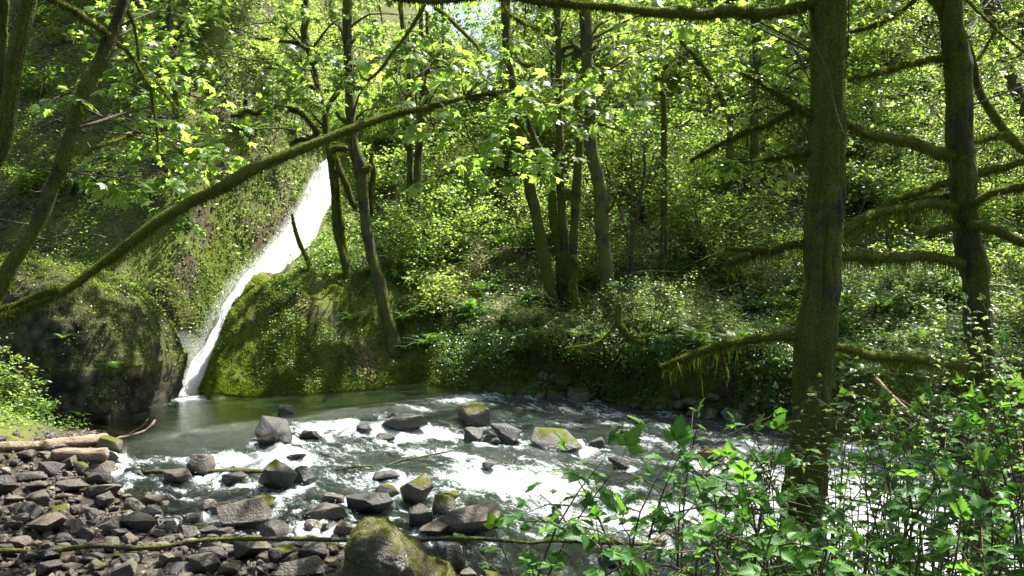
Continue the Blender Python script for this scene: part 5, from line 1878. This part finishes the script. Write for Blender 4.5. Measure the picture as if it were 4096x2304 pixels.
cnt = 0
for i in range(3000):
    if cnt >= 120:
        break
    y = rng.uniform(18, 40)
    x = rng.uniform(-.35, .66) * y
    s = y - float(np.interp(x, YBX, YBY))
    if s < .5 or (x < -6 and s < 3) or (x < -9.5 and y < 26):
        continue
    z_ = ground(x, y)
    u, v, _ = proj(np.array([x, y, z_ + .4]))
    if 170 < u < 345 and v > 150:
        continue
    put_fern(int(rng.integers(3)), (x, float(warp(np.array([x]), np.array([y]), np.array([z_]))[0]), z_), rng.uniform(.8, 1.4), 'green sword fern growing on the slope above the far bank', 'sword ferns on the far slope')
    cnt += 1
for i in range(34):
    x = rng.uniform(-2.8, 9.5)
    y = float(np.interp(x, YBX, YBY)) - rng.uniform(.1, .7) + .5 * (x < -1.5)
    put_fern(int(rng.integers(3)), (x, y, rng.uniform(1.0, 1.75) if x > -1.5 else ground(x, y + .5)), rng.uniform(.7, 1.1), 'dark sword fern drooping from the lip of the undercut far bank', 'ferns along the lip of the far bank')
for u, v, lb in [(470, 322, 'sunlit sword fern standing on the bank left of the clump of four trunks'), (500, 262, 'pale sword fern on the dry leaf-littered patch of bank'), (488, 280, 'bright sword fern below the dry leaf-littered patch'),
                 (522, 305, 'yellow-green sword fern at the foot of the clump of four trunks'), (437, 318, 'sword fern between the stout leaning trunk and the clump of four'),
                 (352, 320, 'dark drooping sword fern left of the base of the stout leaning trunk'), (404, 322, 'sunlit fern at the right foot of the stout leaning trunk'), (515, 345, 'dark fern hanging from the lip of the undercut bank')]:
    p = hit(u, v)
    put_fern(int(rng.integers(3)), p, 1.0, lb)
# ferns on the outcrop face
for u, v, sc, lb in [(118, 365, .62, 'fern in the middle of the dark outcrop face'), (68, 336, .5, 'small fern on the upper left of the dark outcrop face'), (75, 418, .62, 'fern at the shaded foot of the dark outcrop'),
                     (152, 404, .4, 'small fern low on the right of the dark outcrop'), (140, 275, .55, 'fern on the mossy top edge of the dark outcrop')]:
    r = nrm(P(u, v, 1.) - CAM)
    tt = (OVf - CAM) @ r
    dist = np.linalg.norm((OVf - CAM) - tt[:, None] * r, axis=1)
    sel = np.where(dist < .12)[0]
    if len(sel) == 0:
        sel = np.argsort(dist)[:5]
    i = sel[np.argmin(tt[sel])]
    put_fern(1, OVf[i] + np.array([0, -.02, 0]), sc, lb)

# ------------------------------------------------------------------ undergrowth over the slope (stuff)


def scatter_clumps(nc, per, ymin, ymax, size0, size1, spread, hmax, cond, tmpl, acc, xr=.72, xmin=None, xmax=None, tilt=.4):
    y = ymin + (ymax - ymin) * rng.random(nc) ** 1.15
    x = rng.uniform(-xr, xr, nc) * y if xmin is None else rng.uniform(xmin, xmax, nc)
    s = y - np.interp(x, YBX, YBY)
    ok = cond(x, y, s)
    x, y = x[ok], y[ok]
    n = len(x)
    X_ = np.repeat(x, per) + rng.normal(0, spread, n * per)
    Y_ = np.repeat(y, per) + rng.normal(0, spread, n * per)
    H_ = np.repeat(rng.uniform(.1, 1, n) ** 1.5, per) * hmax * rng.random(n * per) ** .7
    Z0_ = terrain(X_, Y_)
    Z_ = Z0_ + H_
    pos = np.stack([X_, Y_, Z_], -1)
    cl = np.repeat(rng.random(n), per) * .6 + rng.random(n * per) * .4
    k = keep(pos, .03, False)
    k &= Z_ > water_z(X_, Y_) + .06
    pos[:, 1] = warp(X_, Y_, Z0_)
    pos, cl = pos[k], cl[k]
    m = len(pos)
    sz = rng.uniform(size0, size1, m) * (1 + .02 * np.maximum(pos[:, 1] - 24, 0))
    a_ = rng.uniform(0, 2 * PI, m)
    out = np.stack([np.cos(a_), np.sin(a_) - .3, rng.uniform(-.5, .25, m)], -1)
    leaves(acc, tmpl, pos, sz, out, np.array([0, -.3, 1.]) + rng.normal(0, tilt, (m, 3)), cl)


far = lambda x, y, s: (s > .55) & ~((x > -10.3) & (x < -3.4) & (s < 3.2)) & ~((x < -8) & (y < 24.5))
a1 = Acc()
scatter_clumps(15000, 14, 17, 56, .07, .13, .22, .8, far, DIAM, a1)
tag(a1.make('undergrowth', M['leaf_dark']), 'dense dark green undergrowth covering the hillside', None, None, 'stuff')
a1 = Acc()
scatter_clumps(7000, 14, 17, 54, .06, .11, .16, .55, lambda x, y, s: far(x, y, s) & (x > -.36 * y), OVATE, a1)  # bright leaves left off the left cliff to imitate its shade
tag(a1.make('undergrowth', M['leaf_bright']), 'bright low leafy plants covering the hillside', None, None, 'stuff')
a1 = Acc()
kn = lambda x, y, s: (s > .0) & (x > -10.2) & (x < -2.2) & (s < 3.8) & (f2(x, y, 1.0, 3, 91) > .02)
scatter_clumps(9500, 14, 22, 29, .03, .06, .09, .22, kn, DIAM, a1, xmin=-10.2, xmax=-2.2)
tag(a1.make('herbs', M['leaf_bright']), 'tiny bright green herbs and grass on the mossy knoll beside the falls', None, None, 'stuff')  # light leaf colour chosen to imitate sun on the knoll
a1 = Acc()
scatter_clumps(750, 26, 22, 28, .04, .075, .09, .42, kn, OVATE, a1, xmin=-10, xmax=-2.2)
tag(a1.make('herbs', M['leaf_bright']), 'leafy tufts standing up from the mossy knoll beside the falls', None, None, 'stuff')
a1 = Acc()
cr = lambda x, y, s: (s > -.1) & (s < 1.6) & (x > -3.5)
scatter_clumps(6500, 12, 15, 27, .05, .085, .16, .28, cr, OVATE, a1, xmin=-3.5, xmax=15)
tag(a1.make('creeper', M['leaf_dark']), 'dark creeping plants hanging over the undercut far bank', None, None, 'stuff')
a1 = Acc()
n = 900
x = rng.uniform(-2.2, 10, n)
yb = np.interp(x, YBX, YBY)
z = rng.uniform(.05, 1.7, n)
ok = vn(np.stack([x * .9, z * 1.5, z * 0], -1), 12) > -.25
x, yb, z = x[ok], yb[ok], z[ok]
n = len(x)
y = yb - .55 + .35 * (z < .9) + rng.normal(0, .12, n)
per = 17
pos = np.repeat(np.stack([x, y, z], -1), per, 0) + rng.normal(0, 1, (n * per, 3)) * np.array([.14, .10, .15])
leaves(a1, OVATE, pos, rng.uniform(.05, .10, len(pos)), rng.normal(0, 1, (len(pos), 3)) * np.array([1, .6, .4]) + np.array([0, -.4, -.5]), np.array([0, -.5, .8]) + rng.normal(0, .35, (len(pos), 3)))
tag(a1.make('creeper', M['leaf_dark']), 'leafy plants clinging to the shaded face of the undercut bank', None, None, 'stuff')
# moss cushions and hairs on the knoll and bank foot
a1 = Acc()
n = 120000
x = np.where(rng.random(n) < .6, rng.uniform(-10.2, -2.4, n), rng.uniform(-10.2, 9, n))
y = np.interp(x, YBX, YBY) + rng.uniform(-.05, 1, n) ** 1.6 * np.where(x < -2.5, 3.6, .9)
ok = (f2(x, y, .9, 3, 92) > -.05) | (y - np.interp(x, YBX, YBY) < .35)
x, y = x[ok], y[ok]
y = np.nan_to_num(y, nan=30)
z = terrain(x, y)
n = len(x)
base = np.stack([x, warp(x, y, z), z], -1)
dr = nrm(rng.normal(0, .6, (n, 3)) + np.array([0, -.5, .5]))
sd = nrm(np.cross(dr, rng.normal(0, 1, (n, 3)))) * .014
ok = z > water_z(x, y) + .03
base, dr, sd = base[ok], dr[ok], sd[ok]
n = len(base)
a1.add(np.stack([base - sd, base + sd, base + dr * rng.uniform(.03, .08, n)[:, None]], 1).reshape(-1, 3), np.arange(n * 3).reshape(-1, 3), rnd=np.repeat(rng.random(n), 3))
tag(a1.make('moss', M['moss_sunlit']), 'yellow-green moss on the knoll and along the foot of the far bank', None, None, 'stuff')
# left wall and gully side: hanging herbs
a1 = Acc()
lw = lambda x, y, s: (x < -9.2) & (y > 23.6)
scatter_clumps(4200, 12, 23.6, 44, .05, .10, .2, .35, lw, DIAM, a1, xmin=-26, xmax=-8.6)
tag(a1.make('ground_cover', M['leaf_blue']), 'low dark ground cover on the shaded cliff left of the falls', None, None, 'stuff')
# leaf litter on dry patches
a1 = Acc()
for u, v, rx, ry in LIT:
    p = hit(u, v)
    n = int(2600 * rx * ry)
    x = p[0] + rng.normal(0, rx * .55, n)
    y = p[1] + rng.normal(0, ry * .55, n)
    pos = np.stack([x, y, terrain(x, y) + .02 + .05 * rng.random(n)], -1)
    pos = pos[keep(pos, .0, False)]
    n = len(pos)
    leaves(a1, DIAM, pos, rng.uniform(.05, .11, n), rng.normal(0, 1, (n, 3)) * np.array([1, 1, .4]), np.array([0, -.4, 1.]) + rng.normal(0, .4, (n, 3)))
tag(a1.make('leaf_litter', M['straw']), 'dry tan leaf litter and dead fern scraps on the bank', None, None, 'stuff')
# dead twigs hanging on the slopes
a1 = Acc()
n = 900
y = rng.uniform(24, 45, n)
x = rng.uniform(-.7, .7, n) * y
s = y - np.interp(x, YBX, YBY)
ok = (s > 1) & ~((x < -3) & (x > -11) & (y < 35))
x, y = x[ok], y[ok]
n = len(x)
b0 = np.stack([x, y, terrain(x, y) + rng.uniform(.1, 1.4, n)], -1)
d = nrm(rng.normal(0, 1, (n, 3)) * np.array([1, .6, .6]))
b1 = b0 + d * rng.uniform(.4, 1.6, n)[:, None]
b2 = b1 + nrm(d + rng.normal(0, .4, (n, 3))) * rng.uniform(.3, 1.0, n)[:, None]
sticks(a1, b0, b1, .012, .008)
sticks(a1, b1, b2, .008, .004)
tag(a1.make('brushwood', M['pale_wood']), 'dead pale twigs scattered through the undergrowth', None, None, 'stuff')
# plants and dead grass on the sunlit left shore
a1 = Acc()
ls = lambda x, y, s: (x < -9.7) & (y < 19.4)
scatter_clumps(420, 12, 14.5, 19.4, .05, .10, .12, .35, ls, OVATE, a1, xmin=-13, xmax=-9.4)
tag(a1.make('herbs', M['leaf_bright']), 'sunlit leafy herbs on the near shore at the left edge', None, None, 'stuff')
# near bank cover below the salmonberries
a1 = Acc()
x = rng.uniform(-1.5, 8, 14000)
y = rng.uniform(1.5, 10, 14000)
z = terrain(x, y)
ok = (z > water_z(x, y) + .05) & (x > .1 + .0 * y) & (f2(x, y, 1.2, 2, 66) > -.3)
pos = np.stack([x, y, z + rng.uniform(.02, .3, 14000)], -1)[ok]
n = len(pos)
leaves(a1, OVATE, pos, rng.uniform(.04, .08, n), rng.normal(0, 1, (n, 3)) * np.array([1, 1, .3]), np.array([0, 0, 1.]) + rng.normal(0, .4, (n, 3)))
tag(a1.make('ground_cover', M['leaf_dark']), 'low leafy ground cover on the near bank under the salmonberries', None, None, 'stuff')

# ------------------------------------------------------------------ salmonberry bushes in front


def _leaflet(lobed):
    nr, V, Fs = 17, [], []
    for i in range(nr):
        t = i / (nr - 1)
        w_ = .36 * math.sin(PI * min(1, t ** .72)) ** .85 * (1 - .25 * t)
        if lobed:
            w_ *= 1 + .28 * math.exp(-((t - .34) / .10) ** 2) - .18 * math.exp(-((t - .5) / .08) ** 2)
        w_ *= 1 + (.15 if i % 2 else -.12)
        if i in (0, nr - 1):
            w_ = .004
        for c in (-1, -.5, 0, .5, 1):
            x = c * w_
            yy = t + (.05 if abs(c) == 1 and i % 2 else 0) + .10 * abs(c) * w_
            z = .22 * abs(x) + .02 * (1 if i % 2 else -1) * (abs(c) > 0) - .22 * t * t
            V.append((x, yy, z))
    for i in range(nr - 1):
        for c in range(4):
            a = i * 5 + c
            Fs.append((a, a + 1, a + 6, a + 5))
    return np.array(V), [np.array(Fs)]


LF1, LF2 = _leaflet(True), _leaflet(False)


def rotv(t, z, ang):
    b = np.cross(t, z)
    c, s = np.cos(ang)[:, None], np.sin(ang)[:, None]
    return t * c + b * s


def compound(al, at, node, out, size):
    n = len(node)
    out = nrm(out)
    z = np.array([0, -.1, 1.]) + rng.normal(0, .32, (n, 3))
    z = nrm(z - out * np.sum(z * out, -1, keepdims=True))
    pe = node + out * (size * .6)[:, None]
    pe[:, 2] += size * .12
    sticks(at, node, pe, .0018, .0014)
    r = rng.random(n)
    t0 = nrm(out + np.array([0, 0, -.35]))
    leaves(al, LF1, pe, size * rng.uniform(.95, 1.1, n), t0, z, r)
    for s_ in (-1, 1):
        a = s_ * rng.uniform(1.0, 1.35, n)
        leaves(al, LF2, pe, size * rng.uniform(.62, .8, n), rotv(t0, z, a), z + rng.normal(0, .12, (n, 3)), r * .9)


def bush(label, group, u, vt, d, ncane, su, sv, lsz, mat='salmon', pitchy=.12, lowest=.22, nm='salmonberry_bush', cat='bush'):
    ncane = max(3, int(ncane * .72))
    lsz *= .90
    x0 = (u - 512) / F * d
    g0 = ground(x0, d)
    t = thing(nm, label, cat, (x0, d, g0), group)
    al, at = Acc(), Acc()
    for i in range(ncane):
        tip = P(u + rng.normal(0, su), vt + abs(rng.normal(0, sv)), d + rng.normal(0, .3))
        b = np.array([x0 + rng.normal(0, .22), d + rng.normal(0, .22), 0])
        b[2] = ground(b[0], b[1]) - .05
        if tip[2] < b[2] + .25:
            tip[2] = b[2] + .3
        m1 = b + (tip - b) * np.array([.18, .18, .42]) + rng.normal(0, .04, 3)
        m2 = b + (tip - b) * np.array([.5, .5, .80]) + rng.normal(0, .04, 3)
        L = np.linalg.norm(tip - b)
        tube(at, [b, m1, m2, tip], [.0085, .007, .0045, .002], 6, .12, 0)
        p_, _ = smooth_path([b, m1, m2, tip], np.ones(4), .02)
        # side shoots
        shoots = [(p_[int(len(p_) * lowest):], 1.)]
        for k in range(int(rng.integers(3, 6))):
            j = int(rng.uniform(lowest, .9) * len(p_))
            a_ = rng.uniform(0, 2 * PI)
            l_ = L * rng.uniform(.14, .30)
            e = p_[j] + np.array([math.cos(a_) * l_, math.sin(a_) * l_, l_ * rng.uniform(-.05, .5)])
            mid = (p_[j] + e) / 2 + np.array([0, 0, .06 * l_])
            tube(at, [p_[j], mid, e], [.004, .003, .0015], 5, .1, 0)
            q, _ = smooth_path([p_[j], mid, e], np.ones(3), .02)
            shoots.append((q[3:], .85))
        for q, sc in shoots:
            if len(q) < 3:
                continue
            m = max(2, int(len(q) * .02 / pitchy))
            ii = np.linspace(len(q) * .1, len(q) - 1, m).astype(int)
            nd = q[ii]
            tg = nrm(q[-1] - q[0])
            az = np.arange(m) * 2.4 + rng.uniform(0, 6)
            out = np.stack([np.cos(az), np.sin(az), np.full(m, .05)], -1) * .85 + tg * .35 + rng.normal(0, .15, (m, 3))
            out[-1] = tg + np.array([0, 0, .1])
            compound(al, at, nd, out, lsz * sc * rng.uniform(.5, 1.25, m))
    make_crown('foliage', al, [at], [M[mat], M['cane']], t)
    return t


SB = 'salmonberry bushes along the near bank'
SL = 'serrated-leaved salmonberry bush in the thicket on the near bank at lower right'
bush('salmonberry bush whose topmost shoot reaches over the shaggy moss-topped rock', None, 570, 415, 3.7, 5, 26, 34, .10)
bush('low salmonberry bush at the bottom edge beside the mossy front boulder', None, 520, 508, 3.6, 4, 20, 25, .085)
bush('salmonberry bush with bright sunlit shoots in the middle of the thicket', None, 690, 425, 4.0, 8, 28, 45, .105)
for (u, vt, d, nc_, su, sv, lz) in [(640, 440, 3.8, 4, 24, 55, .10), (610, 510, 3.0, 6, 34, 30, .085), (712, 420, 4.4, 5, 22, 50, .10), (735, 475, 3.3, 7, 32, 35, .09), (775, 470, 3.5, 5, 20, 45, .09),
                                    (765, 420, 4.9, 6, 26, 40, .10), (850, 440, 5.2, 4, 20, 40, .09), (925, 455, 4.2, 7, 34, 40, .095), (905, 395, 6.0, 7, 34, 40, .10),
                                    (965, 410, 5.0, 7, 34, 40, .10), (1005, 350, 6.0, 7, 30, 45, .10), (1010, 455, 3.7, 6, 24, 40, .09), (985, 520, 3.1, 5, 34, 25, .085), (690, 545, 2.8, 5, 34, 20, .08),
                                    (775, 545, 2.8, 5, 34, 20, .08), (1025, 400, 4.6, 6, 22, 45, .10)]:
    bush(SL, SB, u, vt, d, nc_, su, sv, lz)
SG = 'small-leaved saplings around the near trunks'
for (u, vt, d, nc_, su, sv, lz) in [(850, 345, 7.9, 7, 20, 50, .085), (885, 395, 7.6, 6, 24, 35, .085), (775, 380, 7.4, 4, 14, 45, .08), (940, 330, 7.6, 7, 26, 50, .085), (1000, 285, 7.8, 8, 22, 60, .085),
                                    (965, 290, 8.2, 5, 18, 50, .085), (770, 400, 7.8, 5, 22, 40, .08), (1020, 320, 6.8, 6, 18, 60, .09)]:
    bush('small-leaved sapling growing around the feet of the near mossy trunks', SG, u, vt, d, nc_, su, sv, lz * .8, 'leaf_blue', .09, .18, 'sapling', 'sapling')
for (u, vt, d, nc_, su, sv, lz) in [(860, 455, 4.6, 6, 24, 40, .095), (900, 430, 5.2, 6, 26, 40, .095), (990, 430, 4.4, 7, 26, 40, .095), 
                                    (940, 400, 6.4, 7, 26, 40, .10), (1000, 380, 6.6, 7, 24, 40, .10), (820, 545, 3.0, 5, 26, 15, .08), (800, 500, 3.7, 5, 16, 25, .085), (830, 440, 5.4, 5, 16, 40, .09), (740, 520, 3.1, 4, 30, 20, .09)]:
    bush(SL, SB, u, vt, d, nc_, su, sv, lz)
for u, d, sc, lb in [(705, 4.2, .8, 'fern with ladder-like fronds under the salmonberries, left of the broad trunk'), (560, 3.6, .5, 'small pale fern at the bottom edge under the salmonberries'),
                     (640, 3.4, .5, 'fern at the bottom edge below the sunlit salmonberry shoots')]:
    x = (u - 512) / F * d
    put_fern(1, (x, d, ground(x, d)), sc, lb)

rt = thing('tree_roots', 'dark mossy roots hanging down the face of the undercut far bank', 'roots', (2.5, 22.6, 1.0))
ra, rf = Acc(), Acc()
for i in range(70):
    x = rng.uniform(-.6, 6.6)
    yb = float(np.interp(x, YBX, YBY))
    z0 = rng.uniform(1.1, 1.8)
    y0 = yb - .35 + rng.normal(0, .15)
    L = rng.uniform(.4, 1.4)
    pts = [(x, y0 + .5, z0 + .25), (x + rng.normal(0, .08), y0, z0), (x + rng.normal(0, .15), y0 + .1 + rng.normal(0, .1), z0 - L * .5), (x + rng.normal(0, .25), y0 + .25, max(-.35, z0 - L))]
    r_ = rng.uniform(.012, .05)
    tube(ra, pts, [r_, r_, r_ * .7, r_ * .35], 6, .1, .25, 4, i)
    fuzz(rf, pts, np.array([r_, r_, r_ * .7, r_ * .35]), 70, .04, .2, .10, .010)
make_crown('roots', rf, [ra], [M['mossfuzz'], M['bark_mossy']], rt)

# ------------------------------------------------------------------ driftwood and fallen branches


def wood(name, label, cat, pts, rad, mat, fzn=0, subs=(), seg=12, lump=.16):
    base = np.array(pts[0], float)
    t = thing(name, label, cat, base)
    a1 = Acc()
    tube(a1, pts, rad, seg, .08, lump, 4, int(rng.integers(99)))
    a1.make('bole', M[mat], t)
    for sp2, sr2 in subs:
        a2 = Acc()
        tube(a2, sp2, sr2, 6, .08, .1, 5, int(rng.integers(99)))
        a2.make('twig', M[mat], t)
    if fzn:
        a2 = Acc()
        fuzz(a2, pts, rad, fzn, .02, .1, .05, .004)
        a2.make('moss', M['mossfuzz'], t)
    return t


FB = [(-8, 551), (20, 551), (36, 553), (52, 551), (80, 547), (107, 546), (127, 548), (143, 548), (169, 546), (199, 541), (229, 539), (256, 539), (300, 539), (344, 540), (390, 540), (435, 539), (455, 538), (481, 539),
      (512, 541), (528, 543), (552, 541), (584, 542), (631, 544), (660, 545)]
fp = [P(u, v, 10.7) for u, v in FB]
wood('fallen_branch', 'long thin bare branch lying across the stones along the whole lower edge', 'branch', fp, [.034] * 6 + [.031] * 12 + [.024] * 6, 'bark', 1500,
     subs=[([P(460, 539, 10.7), P(470, 552, 10.6), P(478, 566, 10.5), P(486, 574, 10.5)], [.008, .006, .005, .003]), ([P(462, 540, 10.7), P(464, 556, 10.6), P(462, 568, 10.5)], [.01, .008, .004])])
G = lambda u, v, h=0.: hit(u, v) + np.array([0, 0, h])
wood('driftwood_log', 'long weathered log with a bleached sunlit end on the left shore', 'log', [G(-30, 452, .08), G(0, 451, .08), G(30, 450, .08), G(60, 448, .09), G(85, 446, .1), G(105, 443, .12)],
     [.09, .09, .085, .10, .11, .09], 'pale_wood')
wood('cut_log', 'short thick pale log with cut end lying behind the long pale sculpted stone', 'log', [G(54, 462, .13), G(54, 462, .13) + [.3, 0, .01], G(54, 462, .13) + [.6, 0, 0], G(54, 462, .13) + [.95, .03, 0]], [.11, .125, .125, .12], 'pale_wood', 500)
wood('driftwood_branch', 'forked bare driftwood branch pointing over the pool from the left shore', 'branch', [P(108, 449, 16.9), P(113, 442, 16.9), P(120, 438, 17), P(127, 437, 17), P(138, 434, 17), P(147, 430, 17.1), (P(152, 425, 17.1)), P(155, 420, 17.2)],
     [.05, .05, .04, .035, .034, .032, .03, .022], 'pale_wood',
     subs=[([P(120, 439, 17), P(134, 431, 17), P(141, 427, 16.9), P(148, 419, 16.9)], [.014, .012, .01, .006]), ([P(141, 427, 16.9), P(146, 424, 16.9)], [.007, .004]),
           ([P(112, 443, 16.9), P(106, 437, 16.8), P(103, 433, 16.8)], [.02, .012, .005]), ([P(130, 440, 17), P(150, 441, 17), P(165, 440, 17)], [.008, .006, .004])])
wood('plank', 'dark waterlogged pole lying level between the two moss-topped rocks', 'log', [G(137, 475, .05), G(165, 475, .06), G(197, 475, .07), G(225, 475, .07), G(262, 475, .07)], [.035, .045, .05, .05, .045], 'bark')
wood('stick', 'thin brown stick lying slanted across the middle rapids', 'branch', [G(386, 469, .06), G(400, 466, .1), G(415, 464, .12), G(435, 461, .14), G(456, 458, .16)], [.02, .022, .022, .02, .012], 'bark')
wood('stick', 'short dark stick in the foam left of the slanted brown stick', 'branch', [G(336, 474, .07), G(352, 472, .09), G(376, 470, .09)], [.02, .025, .014], 'bark')
wood('dead_branch', 'thin pale dead stem slanting down to the water between the two near trunks at right', 'branch', [P(876, 378, 13.5), P(890, 394, 13.2), P(905, 408, 13), P(925, 424, 12.8)], [.03, .035, .03, .02], 'pale_wood',
     subs=[([P(890, 394, 13.2), P(915, 408, 13), P(935, 420, 12.8)], [.01, .008, .004])])
